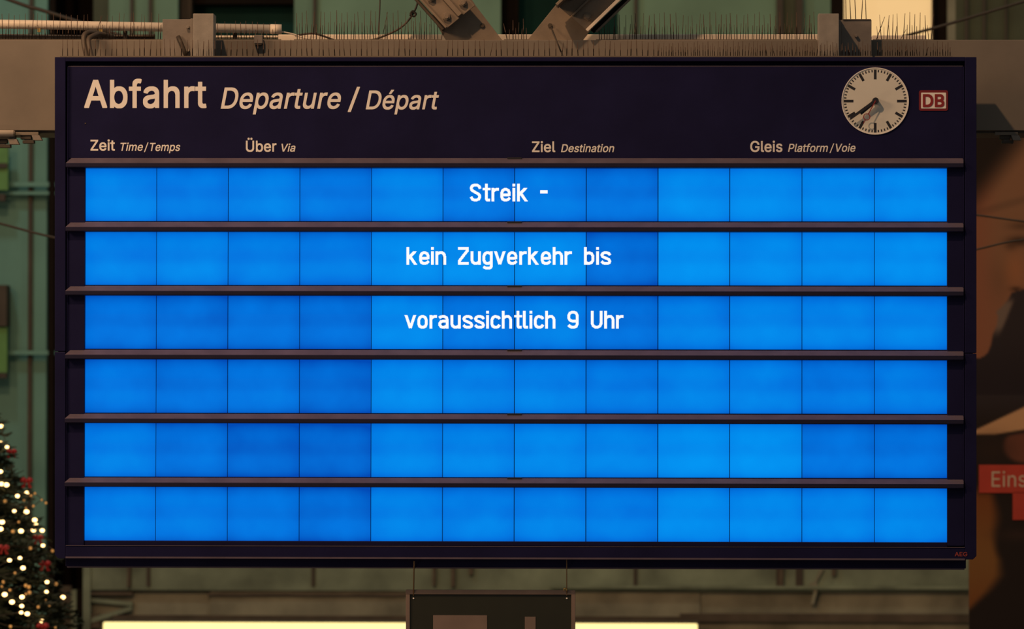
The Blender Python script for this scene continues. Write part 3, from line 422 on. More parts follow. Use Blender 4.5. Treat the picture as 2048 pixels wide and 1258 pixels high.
# lit window with its frame
win = empty('window_1', W(1776, 1100, YW+0.2), kind='structure')
pbox('window_glass', 1688, -260, 1866, 320, YW+0.22, 0.03, window_lit, win)
for a, b in ((1661, 1688), (1866, 1869)):
    pbox('window_frame', a, -266, b, 320, YW+0.02, 0.24, dark_void, win)
pbox('window_frame', 1661, -300, 1869, -262, YW+0.02, 0.24, dark_void, win)
pbox('window_frame', 1661, 320, 1869, 345, YW+0.02, 0.24, dark_void, win)
# teal rails running across the left bays
for y0, y1 in ((364, 373), (383, 389), (701, 709)):
    rl = pbox('wall_rail', -600, y0, 140, y1, YW-0.12, 0.05, teal_paint, back)
# lower wall: plaster band with mouldings
wall_piece('plaster_band', 118, 142, 1172, 1700, moulding_brown, 0.2, 0.1)
wall_piece('plaster_post', 142, 152, 1180, 1700, plaster_green, 0.0, 0.15)
wall_piece('plaster_post', 165, 180, 1100, 1700, plaster_green, -0.06, 0.2)
wall_piece('plaster_band', 180, 1960, 1100, 1182, plaster_green, -0.03, 0.3)
wall_piece('plaster_band', 180, 420, 1182, 1700, plaster, 0.04, 0.25)
wall_piece('plaster_band', 420, 1400, 1182, 1700, plaster, 0.0, 0.25)
wall_piece('plaster_band', 1400, 1960, 1182, 1228, plaster, 0.02, 0.25)
wall_piece('plaster_band', 1400, 1960, 1244, 1700, plaster, 0.0, 0.25)
wall_piece('moulding', 1360, 1960, 1228, 1244, moulding_brown, -0.05, 0.25)
wall_piece('moulding', 415, 812, 1186, 1192, moulding_brown, -0.03, 0.2)
wall_piece('moulding', 180, 265, 1184, 1190, moulding_brown, -0.04, 0.2)
wall_piece('moulding', 225, 1400, 1232, 1241, moulding_brown, -0.04, 0.2)
wall_piece('moulding', 1100, 1960, 1172, 1178, plaster_green, -0.08, 0.2)
for x0, x1, y1 in ((254, 260, 1174), (865, 871, 1172), (902, 910, 1174), (938, 946, 1150), (1557, 1567, 1174), (1664, 1672, 1152)):
    wall_piece('stain_batten', x0, x1, 1120, y1, moulding_brown, -0.07, 0.06)
wall_piece('bracket_stub', 1590, 1632, 1118, 1152, moulding_brown, -0.02, 0.08)
v = [(1640, 1138), (1630, 1162), (1618, 1168), (1618, 1178), (1628, 1182), (1622, 1208), (1628, 1208), (1636, 1176), (1634, 1164), (1648, 1138)]
pprism('bracket_arm', v, YW-0.06, 0.05, plaster, back)
# relief with slanted strips at the left end of the lower wall
pprism('relief_strip', [(182, 1196), (265, 1204), (265, 1212), (182, 1204)], YW-0.02, 0.1, plaster_green, back)
pprism('relief_strip', [(182, 1236), (262, 1212), (265, 1220), (182, 1246)], YW-0.03, 0.1, plaster_green, back)
wall_piece('relief_block', 180, 200, 1228, 1256, moulding_brown, -0.02, 0.1)
wall_piece('dark_slot', 154, 165, 1180, 1222, dark_void, 0.02, 0.1)

# bright yellow light box on the lower wall
lb = empty('light_box', W(800, 1330, 13.4), 'long yellow glowing light box low on the green rear wall', 'light box')
pbox('housing', 203, 1243, 1398, 1420, 13.42, 0.4, moulding_brown, lb, 0.01)
pbox('glowing_face', 206, 1246, 1395, 1417, 13.38, 0.04, light_box, lb, 0.012)

# things at the far left edge of the rear wall
gp = empty('wall_plaque', W(-40, 400, 13.8), 'bright green notice plate at the left edge, high on the teal wall', 'plaque')
pbox('plate', -90, 292, 16, 380, 13.75, 0.06, mat('leaf_green_plate', (0.10, 0.26, 0.07), rough=0.6, vary=0.3, scale=3), gp)
pbox('bar', -90, 326, 14, 336, 13.72, 0.04, cable_dark, gp)
pbox('bar', -90, 388, 10, 402, 13.72, 0.1, cable_dark, gp)
gp2 = empty('wall_plaque', W(-40, 700, 13.8), 'dark box above a green plate on the left teal wall', 'plaque')
pbox('dark_box', -80, 570, 13, 652, 13.7, 0.25, mullion_brown, gp2)
pbox('plate', -90, 654, 14, 745, 13.75, 0.06, MATS['leaf_green_plate'], gp2)
pbox('bar', -90, 746, 13, 756, 13.72, 0.06, cable_dark, gp2)
pole = pbox('downpipe', 97, -640, 109, 1700, 13.6, 0.05, dark_void, None, 0.01)
tag(pole, 'dark vertical downpipe on the rear wall beside the teal panels', 'pipe')

# ------------------------------------------------------------------ steel girder that carries the board
YG = 0.45
gird = empty('steel_girder', W(1024, 262, YG+0.25), 'long brown-grey steel girder running behind the board top', 'girder')
xl, xr = xat(-620, YG), xat(2700, YG)
zt, zb = W(1024, 80, YG).z, W(1024, 261, YG).z
box('web', xl, xr, YG, YG+0.5, zb, zt, steel_brown, gird, 0.004)
box('bottom_flange', xl, xr, YG+0.03, YG+0.52, zb-0.014, zb, cable_brown, gird)

# ------------------------------------------------------------------ departure board
YF, YH, YD = -0.062, -0.036, 0.0
board = empty('departure_board', (0, 0.1, W(1031, 1138, 0.1).z), 'large navy departure board with glowing blue panels announcing a strike', 'departure board')
pbox('housing', 116, 120, 1946, 1112, 0.03, 0.22, navy, board, 0.008)
lbx = pbox('lower_box', 131, 1108, 1932, 1135, 0.02, 0.2, navy, board, 0.004)
pbox('lower_lip', 134, 1134, 1929, 1137.5, 0.022, 0.19, navy_lit, lbx, 0.002)  # paler colour paints the light from below on this lip
# outer frame (side members are in two lengths, chamfered at the foot)
fw = 0.06
ch = 7
sides = [[(109.5, 114), (131, 114), (131, 702.5), (109.5, 702.5)],
         [(109.5, 703.8), (131, 703.8), (131, 1117), (109.5+ch, 1117), (109.5, 1117-ch)]]
for q in sides: pprism('frame_side', q, YF, fw+0.1, navy, board, 0.003)
sides = [[(1930, 114), (1953, 114), (1953, 706), (1930, 706)],
         [(1930, 707.3), (1953, 707.3), (1953, 1119-ch), (1953-ch, 1119), (1930, 1119)]]
for q in sides: pprism('frame_side', q, YF, fw+0.1, navy, board, 0.003)
pbox('frame_top', 131, 114, 1930, 122.5, YF, 0.2, navy, board, 0.003)
fb = pbox('frame_bottom', 131, 1093, 1930, 1118, YF, 0.2, navy, board, 0.004)
pbox('trim_strip', 131.5, 1092.4, 1929.5, 1093.6, YF-0.003, 0.006, navy_lit, fb)  # light line along the trim is painted by the paler colour
pbox('lower_lip', 131, 1115, 1930, 1118.5, YF-0.004, 0.02, navy_lit, fb)  # glow from below is put into the lip's colour
word('AEG', 1909.5, 1934.5, 1112.5, 1104, YF-0.001, mat('red_maker_mark', (0.28, 0.04, 0.035), vary=0.05), fb, cut='x', track=0.02)
# inner side strips
for a, b in ((134.5, 169), (1894.5, 1927)):
    pbox('side_strip', a, 318, b, 1092, -0.042, 0.07, navy, board, 0.002)
for a, b in ((133, 135.5), (1926, 1928.5)):
    pbox('edge_bead', a, 133, b, 1091, -0.05, 0.05, navy, board, 0.001)
pbox('bottom_strip', 169, 1083, 1894.5, 1092, -0.035, 0.05, navy, board, 0.002)
# header
head = pbox('header_panel', 136, 132, 1926, 317, YH, 0.05, navy, board, 0.003)
pbox('painted_highlight_edge', 136.5, 131.6, 1925.5, 132.9, YH-0.002, 0.02, navy_lit, head)  # painted highlight along the header's top edge
pbox('screw_head', 169.5, 245.5, 172, 248, YH-0.003, 0.004, cable_brown, head)
IT = 0.21
word('Abfahrt', 168.6, 413, 216.0, 159.6, YH, letter, head, cut='x', track=0.016)
word('Departure', 441.5, 682, 217.5, 175, YH, letter, head, cut='i', slant=IT, track=0.006)
word('/', 695.5, 720, 218.0, 175.5, YH, letter, head, cut='i', slant=0.12)
word('Départ', 731.5, 878, 218.8, 181, YH, letter, head, cut='i', slant=IT, track=0.006)
for t, a, b, base, cap, it in (('Zeit', 181, 230, 301.3, 279.5, 0), ('Time', 241, 286, 301.6, 285.6, 1), ('/', 288, 297, 302, 285.6, 1), ('Temps', 300, 360.5, 302, 285.8, 1),
                               ('Über', 491.8, 553, 303.6, 281.4, 0), ('Via', 563, 591, 303.3, 287.4, 1),
                               ('Ziel', 1064, 1110.7, 304.3, 282.8, 0), ('Destination', 1122, 1228.5, 304.3, 288.5, 1),
                               ('Gleis', 1500.5, 1564.8, 304, 282, 0), ('Platform', 1576, 1656, 303.8, 287.6, 1), ('/', 1659, 1668.5, 303.8, 287.6, 1), ('Voie', 1671.5, 1711, 303.6, 287.4, 1)):
    word(t, a, b, base, cap, YH, letter, head, cut='i' if it else 'b', slant=IT if it else 0, track=0.004)
# emblem: red-edged plate with two red letters
def rrect(x0, y0, x1, y1, r, n=5):
    pts = []
    for cx, cy, a0 in ((x1-r, y0+r, -90), (x1-r, y1-r, 0), (x0+r, y1-r, 90), (x0+r, y0+r, 180)):
        for i in range(n+1):
            a = math.radians(a0+90*i/n)
            pts.append((cx+r*math.cos(a), cy+r*math.sin(a)))
    return pts
em = pprism('emblem_plate', rrect(1838, 180.5, 1896, 221.5, 4), YH-0.004, 0.004, red_plate, head)
tag(em, 'red-edged white plate with two bold red letters')
pprism('emblem_field', rrect(1842.3, 185.2, 1892, 217, 1.2), YH-0.006, 0.002, letter, head)
word('DB', 1845.5, 1888.5, 214.3, 188.3, YH-0.0065, red_print, head, cut='d', track=0.012)

# rows: ledge + twelve panels + message
LV = [[.72, .62, .68, .52, .74, .52, .60, .50, .86, .86, .84, .86],
      [.70, .76, .66, .60, .92, .92, .94, .36, .96, .88, .86, .90],
      [.46, .40, .42, .38, .84, .52, .66, .46, .66, .74, .70, .70],
      [.50, .44, .48, .32, .84, .72, .72, .58, .72, .70, .52, .58],
      [.66, .44, .30, .26, .74, .80, .84, .76, .98, .98, .46, .46],
      [.64, .58, .48, .36, .74, .66, .68, .62, .90, .82, .76, .76]]
SEAM = [169, 312.5, 455.7, 599.2, 742.5, 885.6, 1028.8, 1172.2, 1315.8, 1459.6, 1604, 1749, 1894.3]
SX = [xat(p, YD) for p in SEAM]
U = 35.5/19
SUB = 2                                   # dots per design unit

def _pix(strokes, boxes, w, lo, hi, clip):
    """cells of the display's dot grid covered by a stroked glyph"""
    cells = set()
    for gy in range(lo*SUB, hi*SUB):
        for gx in range(-SUB, (int(w)+3)*SUB):
            x, y = (gx+0.5)/SUB, (gy+0.5)/SUB
            if clip == 'k':
                if y < 0 or (x > 3 and y > 14.3): continue
            elif clip and not (clip[0] <= y <= clip[1]): continue
            on = any(b[0] <= x <= b[2] and b[1] <= y <= b[3] for b in boxes)
            if not on:
                for s in strokes:
                    for i in range(len(s)-1):
                        (ax, ay), (bx, by) = s[i], s[i+1]
                        dx, dy = bx-ax, by-ay
                        L2 = dx*dx+dy*dy
                        t = ((x-ax)*dx+(y-ay)*dy)/L2
                        if 0 <= t <= 1 and abs((x-ax)*dy-(y-ay)*dx)/math.sqrt(L2) <= 1.5: on = True
                        if i > 0 and (x-ax)**2+(y-ay)**2 <= 1.5**2: on = True
                    if on: break
            if on: cells.add((gx, gy))
    return cells
LCD = {
 'S': (12, [[(10.9,13.6),(10.2,15.8),(8.6,17.2),(7,17.5),(5,17.5),(2.6,16.6),(1.5,14.6),(1.8,12.6),(3.2,11.3),(9,8.0),(10.3,6.6),(10.5,4.6),(9.6,2.6),(7.2,1.5),(4.8,1.5),(2.8,2.3),(1.2,5.0)]], [], None),
 't': (8.3, [[(4,19),(4,2.8),(4.8,1.5),(8.2,1.5)]], [(0,12,8.3,14.4)], None),
 'r': (8, [[(1.5,14.3),(1.5,0)],[(1.5,10.4),(3,12.1),(5.2,12.9),(8,12.9)]], [], None),
 'e': (11, [[(1.5,7.2),(9.5,7.2)],[(9.5,6),(9.5,9.5),(8.6,11.8),(6.6,12.8),(4.4,12.8),(2.4,11.7),(1.5,9.3),(1.5,5),(2.4,2.6),(4.4,1.5),(6.8,1.5),(8.6,2.3),(10.2,4.1)]], [], None),
 'i': (3, [[(1.5,14.3),(1.5,0)]], [(0,16,3,19)], None),
 'k': (11.6, [[(1.5,19),(1.5,0)],[(1.6,6.4),(10.6,15.8)],[(4.0,8.6),(11.0,-1.5)]], [], 'k'),
 '-': (7.8, [], [(0,8.5,7.9,11.9)], None),
 'n': (11.3, [[(1.5,14.3),(1.5,0)],[(1.5,11),(3.2,12.5),(5,12.9),(7.4,12.8),(9.2,11.4),(9.8,9.2),(9.8,0)]], [], None),
 'Z': (11.6, [[(0,17.5),(11.6,17.5)],[(10.1,18.5),(10.1,15.2),(1.5,4.2),(1.5,0.5)],[(0,1.5),(11.6,1.5)]], [], None),
 'u': (11, [[(1.5,14.3),(1.5,5),(2.3,2.8),(4.2,1.5),(6.4,1.5),(8.2,2.4),(9.5,3.8)],[(9.5,14.3),(9.5,0)]], [], None),
 'g': (11, [[(9.5,10.6),(8.2,12.3),(6.6,12.8),(4.4,12.8),(2.4,11.6),(1.5,9),(1.5,5.2),(2.4,2.7),(4.4,1.5),(6.6,1.5),(8.4,2.4),(9.5,4.0)],[(9.5,14.3),(9.5,-1.6),(8.6,-3.2),(7,-3.7),(4.6,-3.7),(2.8,-3.2),(1.0,-2.1)]], [], None),
 'v': (12, [[(0.9,15.5),(6,0.6)],[(6,0.6),(11.1,15.5)]], [], (0,14.3)),
 'h': (11, [[(1.5,19),(1.5,0)],[(1.5,11),(3.2,12.5),(5,12.9),(7.4,12.8),(9.0,11.4),(9.5,9.2),(9.5,0)]], [], None),
 'b': (11, [[(1.5,19),(1.5,0)],[(1.5,11.2),(3.4,12.6),(5.6,12.8),(8,12),(9.5,9.6),(9.5,4.7),(8,2.3),(5.6,1.5),(3.4,1.7),(1.5,3.0)]], [], None),
 's': (11.3, [[(10.3,10.2),(8.8,12.3),(6.8,12.9),(4.2,12.9),(2.3,12.1),(1.5,10.4),(2.2,8.8),(4,7.9),(7.4,6.4),(9.2,5.4),(9.9,4),(9.5,2.4),(7.6,1.5),(4.4,1.5),(2.6,2.1),(1.0,3.9)]], [], None),
 'o': (11, [[(4.4,12.8),(6.6,12.8),(8.6,11.6),(9.5,9.2),(9.5,5),(8.6,2.6),(6.6,1.5),(4.4,1.5),(2.4,2.6),(1.5,5),(1.5,9.2),(2.4,11.6),(4.4,12.8),(6.6,12.8)]], [], None),
 'a': (11, [[(0.9,11.4),(2.6,12.6),(4.4,12.9),(6.6,12.8),(8.6,11.8),(9.5,9.8),(9.5,0)],[(9.5,8.0),(5,8.0),(2.6,7.3),(1.5,5.6),(1.5,4),(2.6,2.1),(4.6,1.5),(6.6,1.6),(9.5,3.2)]], [], None),
 'c': (10.5, [[(9.9,10.2),(8.6,12.1),(6.2,12.8),(4.4,12.8),(2.4,11.6),(1.5,9.2),(1.5,5),(2.4,2.6),(4.4,1.5),(6.4,1.5),(8.4,2.2),(9.9,4.1)]], [], None),
 'l': (5.5, [[(1.5,19),(1.5,2.8),(2.4,1.5),(5.5,1.5)]], [], None),
 '9': (12, [[(10.5,8.1),(5,8.1),(2.7,9.0),(1.5,11.2),(1.5,14.4),(2.7,16.6),(5,17.5),(7,17.5),(9.2,16.7),(10.5,14.4),(10.5,4.8),(9.4,2.4),(7,1.5),(4.6,1.5),(2.8,2.3),(1.2,3.8)]], [], None),
 'U': (12.5, [[(1.5,19),(1.5,5.5),(2.6,2.9),(5,1.5),(7.4,1.5),(9.8,2.9),(11,5.5),(11,19)]], [], None),
}
CELLS = {k: _pix(v[1], v[2], v[0], -6, 20, v[3]) for k, v in LCD.items()}
MSG = {0: (402.9, [('S',939.7),('t',965.3),('r',983),('e',1000.7),('i',1024.9),('k',1034.1),('-',1080.4)]),
       1: (529.6, [('k',812.9),('e',838.4),('i',862.1),('n',870.9),('Z',916),('u',941.2),('g',964.9),('v',988.4),('e',1014),('r',1038.5),('k',1056),('e',1081.6),('h',1105.4),('r',1129),('b',1168),('i',1192.3),('s',1201)]),
       2: (657.2, [('v',809.5),('o',834.8),('r',859),('a',876.7),('u',901),('s',925),('s',948.3),('i',972.3),('c',981),('h',1003.6),('t',1028.4),('l',1045.8),('i',1059),('c',1067.8),('h',1090.3),('9',1134.8),('U',1181.7),('h',1208.4),('r',1232)])}
panel_me = {}
for r in range(6):
    yt, yb = 335+128.05*r, 442.3+128.05*r
    z0, z1 = W(1031, yb, YD).z, W(1031, yt, YD).z
    row = box('display_row', SX[0]-0.004, SX[-1]+0.004, 0.012, 0.03, z0-0.006, z1+0.012, seam_black, board)
    for c in range(12):
        w = SX[c+1]-SX[c]-0.0045
        h = z1-z0
        key = (round(w, 3), round(h, 3))
        ctr = Vector(((SX[c]+SX[c+1])/2, 0.006, (z0+z1)/2))
        if key not in panel_me:
            p = box('display_panel', ctr.x-w/2, ctr.x+w/2, 0.0, 0.012, z0, z1, lcd, row)
            panel_me[key] = p.data
        else:
            p = link_mesh('display_panel', panel_me[key], None, row, ctr)
        p['level'] = LV[r][c]
    if r in MSG:
        base, letters = MSG[r]
        V, F = [], []
        last = None
        for ch, left in letters+[(None, 9999)]:
            if last is not None and left-last > 30 and V:
                obj('message_word', V, F, white_dot, row)
                V, F = [], []
            last = left
            if ch is None: break
            rows_ = {}
            for gx, gy in CELLS[ch]: rows_.setdefault(gy, []).append(gx)
            for gy, xs in rows_.items():
                xs.sort()
                st = xs[0]; prev = st
                for gx in xs[1:]+[999]:
                    if gx != prev+1:
                        a = W(left+st*U/SUB, base-(gy+1)*U/SUB, YD); b = W(left+(prev+1)*U/SUB, base-gy*U/SUB, YD)
                        k = len(V)
                        V += [(a.x, -0.0015, b.z), (b.x, -0.0015, b.z), (b.x, -0.0015, a.z), (a.x, -0.0015, a.z)]
                        F.append((k, k+1, k+2, k+3))
                        st = gx
                    prev = gx
    # projecting ledge above the row
    lt = 316.3+128.05*r
    za, zc, ze = W(1031, lt, -0.038).z, W(1031, lt+9.8, -0.085).z, W(1031, lt+18.6, -0.085).z
    prof = [(-0.012, za), (-0.037, za), (-0.082, zc), (-0.085, zc-0.003), (-0.085, ze+0.004), (-0.081, ze), (0.0, ze-0.002), (0.0, za-0.005)]
    V, n = [], len(prof)
    for s in (0, 1):
        for y, z in prof:
            if s == 0:
                t = min(1, max(0, (-y-0.037)/0.045))
                V.append((xat(142.5-9.5*t, -0.02), y, z))
            else:
                V.append((xat(1927, y), y, z))
    F = [tuple(range(n)), tuple(range(2*n-1, n-1, -1))]+[(i, (i+1) % n, n+(i+1) % n, n+i) for i in range(n)]
    led = obj('shade_ledge', V, F, navy_gloss, board)
    led.data.materials.append(navy_lit)
    for pl in led.data.polygons:                      # paler colour paints the light caught by the sloping top
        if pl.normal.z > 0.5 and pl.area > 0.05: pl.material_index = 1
    pbox('joint_clip', 1014.5, lt-1.4, 1043.5, lt+1.6, -0.048, 0.02, seam_black, led, 0.001)

# ------------------------------------------------------------------ station clock set into the header
cc = W(1750.3, 202.2, YH)
px = 0.003
clock = empty('station_clock', (cc.x, YH, cc.z), 'round white station clock with black hands and red second hand', 'clock')
disc('dial', cc.x, cc.z, 66*px, YH-0.004, YH, dial_white, clock, 96)
ring('rim', cc.x, cc.z, 65.2*px, 67.0*px, YH-0.008, YH, letter, clock, 96)
ym = YH-0.0048
def radial(name, ang, r0, r1, w0, w1, y0, y1, m, parent):
    a = math.radians(ang)
    d = Vector((math.sin(a), math.cos(a))); e = Vector((d.y, -d.x))
    c = Vector((cc.x, cc.z))
    pts = [c+d*r0*px-e*w0*px/2, c+d*r0*px+e*w0*px/2, c+d*r1*px+e*w1*px/2, c+d*r1*px-e*w1*px/2]
    return prism(name, [(p.x, p.y) for p in pts], y0, y1, m, parent)
for h in range(12):
    radial('hour_mark', h*30, 43.5 if h % 3 == 0 else 46.5, 62.8, 5.2, 5.2, ym, YH-0.003, mark_black, clock)
V, F = [], []
for k in range(60):
    if k % 5 == 0: continue
    a = math.radians(k*6)
    d = Vector((math.sin(a), math.cos(a))); e = Vector((d.y, -d.x)); c = Vector((cc.x, cc.z))
    b = len(V)
    for q in (c+d*57.8*px-e*1.15*px, c+d*57.8*px+e*1.15*px, c+d*62.6*px+e*1.15*px, c+d*62.6*px-e*1.15*px):
        V.append((q.x, ym, q.y))
    F.append((b, b+1, b+2, b+3))
tag(obj('minute_marks', V, F, mark_black, clock), kind='stuff')
radial('hour_hand', 229.6, 0, 39.5, 8.2, 7.2, YH-0.034, YH-0.030, mark_black, clock)
radial('minute_hand', 234.4, 0, 61.5, 6.2, 5.0, YH-0.041, YH-0.037, mark_black, clock)
sh = radial('second_hand', 208.2, 0, 30.4, 2.2, 1.7, YH-0.048, YH-0.0455, hand_red, clock)
a = math.radians(208.2)
ring('ring', cc.x+math.sin(a)*37*px, cc.z+math.cos(a)*37*px, 5.4*px, 7.1*px, YH-0.048, YH-0.0455, hand_red, sh)
radial('tip', 208.2, 43.6, 52, 1.7, 1.2, YH-0.048, YH-0.0455, hand_red, sh)
disc('hub', cc.x, cc.z, 6.4*px, YH-0.046, YH-0.003, mark_black, clock, 32, 0.003)

# ------------------------------------------------------------------ brackets between girder and board
def bracket(plate, bar, label, lip, bolts):
    t = empty('mounting_bracket', W((plate[0]+plate[2])/2, 116, 0.36), label, 'bracket')
    pbox('plate', *plate, 0.36, 0.012, steel_bracket, t, 0.002)
    b = pbox('flat_bar', *bar, 0.17, 0.175, galv, t, 0.003)
    pbox('edge_lip', *lip, 0.33, 0.03, steel_bracket, t, 0.002)
    for bx_, by_ in bolts:
        c = W(bx_, by_, 0.36)
        disc('bolt_head', c.x, c.z, 3.3*px, 0.335, 0.36, steel_bracket, t, 6, 0.001)
    return t
t = bracket((325, 38.5, 384, 116), (386, 27, 427, 116), 'brown-grey steel bracket with upright flat bar above the word Abfahrt', (381, 37, 386, 116), ((376, 54.5), (376.5, 101)))
tube('shadow_smear', [W(356, 73, 0.35), W(362, 86, 0.335), W(368, 100, 0.335), W(373, 116, 0.34)], [0.014, 0.013, 0.012, 0.012], cable_dark, t)  # dark slanted shape standing in for shade on the plate
bracket((1682, 40, 1743, 115), (1637, 27, 1678, 115), 'grey steel bracket in front of the lit window above the clock', (1678, 40, 1682, 115), ((1712, 72),))
c = empty('junction_clip', W(517, 86, 0.4), 'small brown clip on the girder edge right of the left bracket', 'clip')
pbox('body', 508, 70, 525, 87, 0.40, 0.05, steel_bracket, c, 0.003)
pbox('foot', 510, 87, 523, 90, 0.405, 0.05, cable_dark, c)

# ------------------------------------------------------------------ diagonal braces standing on the girder
def brace(E0, E1, d, gusset, label, strips, bolts, hole, extras):
    """E0-E1: the square-cut end of the bar (photo px); d: direction of the bar"""
    t = empty('diagonal_brace', W((gusset[0][0]+gusset[1][0])/2, 80, 0.52), label, 'brace')
    g = pprism('gusset_plate', gusset, 0.52, 0.02, strut_paint, t, 0.002)
    h = W(hole[0], hole[1], 0.52)
    disc('rivet', h.x, h.z, 4.6*px, 0.508, 0.52, mullion_brown, g, 20, 0.002)
    E0, E1, d = Vector(E0), Vector(E1), Vector(d).normalized()
    for name, s0, s1, Y, dep, m, back_off in strips:
        a, b = E0.lerp(E1, s0)+d*back_off, E0.lerp(E1, s1)+d*back_off
        q = [a, b, b+d*560, a+d*560]
        pprism(name, [(p.x, p.y) for p in q], Y, dep, m, t, 0.002)
    for bx_, by_ in bolts:
        c = W(bx_, by_, 0.40)
        o = disc('bolt', c.x, c.z, 8.6*px, 0.388, 0.41, strut_paint, t, 6, 0.002)
        disc('bolt_shank', c.x, c.z, 5.2*px, 0.379, 0.389, strut_paint, o, 16, 0.002)
    return t
brace((892, 58), (951, 10), (-52, -58),
      [(892, 81), (1005, 81), (952, 12), (925, -30), (850, -30), (868, 40)],
      'bolted diagonal steel brace leaning up to the left above the board',
      [('bar_plate', 0.0, 0.46, 0.41, 0.02, strut_paint, 0), ('bar_rib', 0.46, 0.587, 0.395, 0.03, strut_paint, 4), ('bar_plate', 0.585, 0.98, 0.41, 0.02, strut_paint, 0),
       ('edge_flange', -0.10, -0.015, 0.42, 0.10, mullion_brown, 3), ('edge_flange', 0.0, 0.06, 0.395, 0.03, strut_paint, 2)],
      ((893, 33), (925.5, 5.5), (862, -4)), (965, 51), ())
tb = brace((1114, 10), (1176, 63), (65, -63),
      [(1054, 81), (1114, 7), (1150, -30), (1230, -30), (1190, 50), (1165, 81)],
      'bolted diagonal steel brace leaning up to the right above the board',
      [('bar_plate', 0.0, 0.42, 0.41, 0.02, strut_paint, 0), ('bar_rib', 0.42, 0.47, 0.375, 0.05, strut_paint, 4), ('bar_plate', 0.47, 0.92, 0.41, 0.02, strut_paint, 0),
       ('edge_flange', -0.05, 0.02, 0.22, 0.20, strut_paint, 0), ('edge_flange', 0.92, 1.0, 0.375, 0.05, pipe_cream, 0), ('edge_flange', 1.02, 1.12, 0.44, 0.06, dark_void, 6), ('edge_flange', 1.12, 1.17, 0.42, 0.03, strut_paint, 10)],  # cream flange has caught light in its colour; black strip paints the dark gap
      ((1175, 33.5), (1142, -8)), (1100, 51), ())
tube('hanging_rod', [W(1102, 53, 0.50), W(1106, 66, 0.47), W(1114, 84, 0.43), W(1122, 104, 0.42)], 0.0042, cable_dark, tb)

# ------------------------------------------------------------------ conduits and cables on the girder
tb = empty('conduit', W(280, 62, 0.62), 'cream round conduit with an end sleeve above the left girder', 'pipe')
tube('pipe', [W(-500, 40.5, 0.62), W(0, 48.2, 0.62), W(545, 58.2, 0.62)], 9.3*px, pipe_cream, tb, 20)
tube('end_sleeve', [W(541, 58.1, 0.62), W(563, 58.5, 0.62)], 10.0*px, pipe_cream, tb, 20)
for a, b in ((78, 61), (202, 63)):
    pbox('saddle_clip', a-3, b-4, a+3, b+3, 0.60, 0.02, brass, tb)
for a in (250, 470):
    pbox('standoff', a-4, 62, a+4, 80, 0.66, 0.03, cable_dark, tb)
d1 = empty('cable_duct', W(1200, 82, 0.8), 'cream cable duct lying on top of the girder', 'duct')
pbox('body', 556, 68.5, 1638, 83, 0.78, 0.1, pipe_cream, d1, 0.006)
pbox('body', 430, 71, 556, 75, 0.80, 0.1, pipe_cream, d1, 0.004)
pbox('body', 1744, 70.5, 1852, 83, 0.78, 0.1, pipe_cream, d1, 0.006)
def cable(name, pts, Y, r, m, label, category='cable'):
    path = smooth_path([W(a, b, Y if len(q) == 0 else q[0]) for a, b, *q in pts], 8)
    o = tube(name, path, r, m, None, 8)
    tag(o, label, category)
    return o
cb = empty('cable_bundle', W(160, 80, 0.8), 'dark bundle of cables lying on the girder under the conduit', 'cable')
for i, (y, r) in enumerate(((73, 0.011), (76.5, 0.012), (79, 0.012), (71, 0.006))):
    pts = [W(x, y+1.2*math.sin(x*0.013+i*1.7), 0.72+0.03*(i % 2)) for x in range(-500, 331, 30)]
    tube('cable', pts, r, cable_brown, cb, 8)
for k, (dx, dy) in enumerate(((0, 0), (9.5, 6))):
    cable('hooked_cable', [(225, 74, 0.62), (200, 68, 0.5), (178+dx, 65+dy, 0.40), (168.5+dx, 71+dy, 0.36), (167.5+dx, 85, 0.34), (170+dx, 100, 0.32), (174+dx, 117, 0.28)], 0.4, 0.016, cable_brown,
          ('outer' if k == 0 else 'inner')+' thick brown cable bent over the girder onto the board top')
cable('loose_cable', [(838, -40), (836, 0), (828, 24), (812, 46), (792, 61), (765, 73), (742, 80), (700, 82)], 0.7, 0.0062, cable_brown, 'loose brown cord curving down beside the left brace')
kn = W(826, 27, 0.7)
cable('cable_knot', [(820, 32), (824, 24), (832, 27), (828, 33), (821, 28), (826, 22), (832, 30)], 0.69, 0.006, cable_dark, 'dark knot tied around the loose brown cord', 'knot')
cable('hanging_cable', [(761, -60), (760, 0), (759, 30), (757, 60), (757, 70)], 0.75, 0.004, cable_dark, 'thin dark cord hanging straight above the cream duct')
cable('loose_wire', [(560, 63), (585, 68), (610, 76), (640, 80)], 0.66, 0.005, pipe_cream, 'pale wire leaving the conduit sleeve')
cable('sagging_wire', [(590, 71), (622, 67), (640, 70), (668, 80)], 0.68, 0.006, cable_dark, 'short black wire bent over the cream duct')
# far cables in the hall
cable('far_cable', [(-300, -125), (20, 0), (92, 23), (300, 90)], 7.0, 0.014, cable_dark, 'dark cable slanting down across the top left corner')
cable('far_cable', [(-300, 368), (0, 447), (95, 472), (300, 520)], 7.0, 0.009, cable_dark, 'dark cable slanting across the left teal wall')
cable('far_cable', [(1500, 163), (1800, 75), (1890, 50), (2048, 3), (2300, -70)], 7.0, 0.011, cable_dark, 'dark cable slanting up past the lit window')
cable('far_cable', [(1800, 411), (1953, 430), (2048, 443), (2300, 474)], 6.0, 0.007, cable_dark, 'upper of two thin cables crossing the poster face')
cable('far_cable', [(1800, 533), (1953, 499), (2012, 485), (2060, 478), (2300, 448)], 6.0, 0.007, cable_dark, 'lower of two thin cables crossing the poster face')

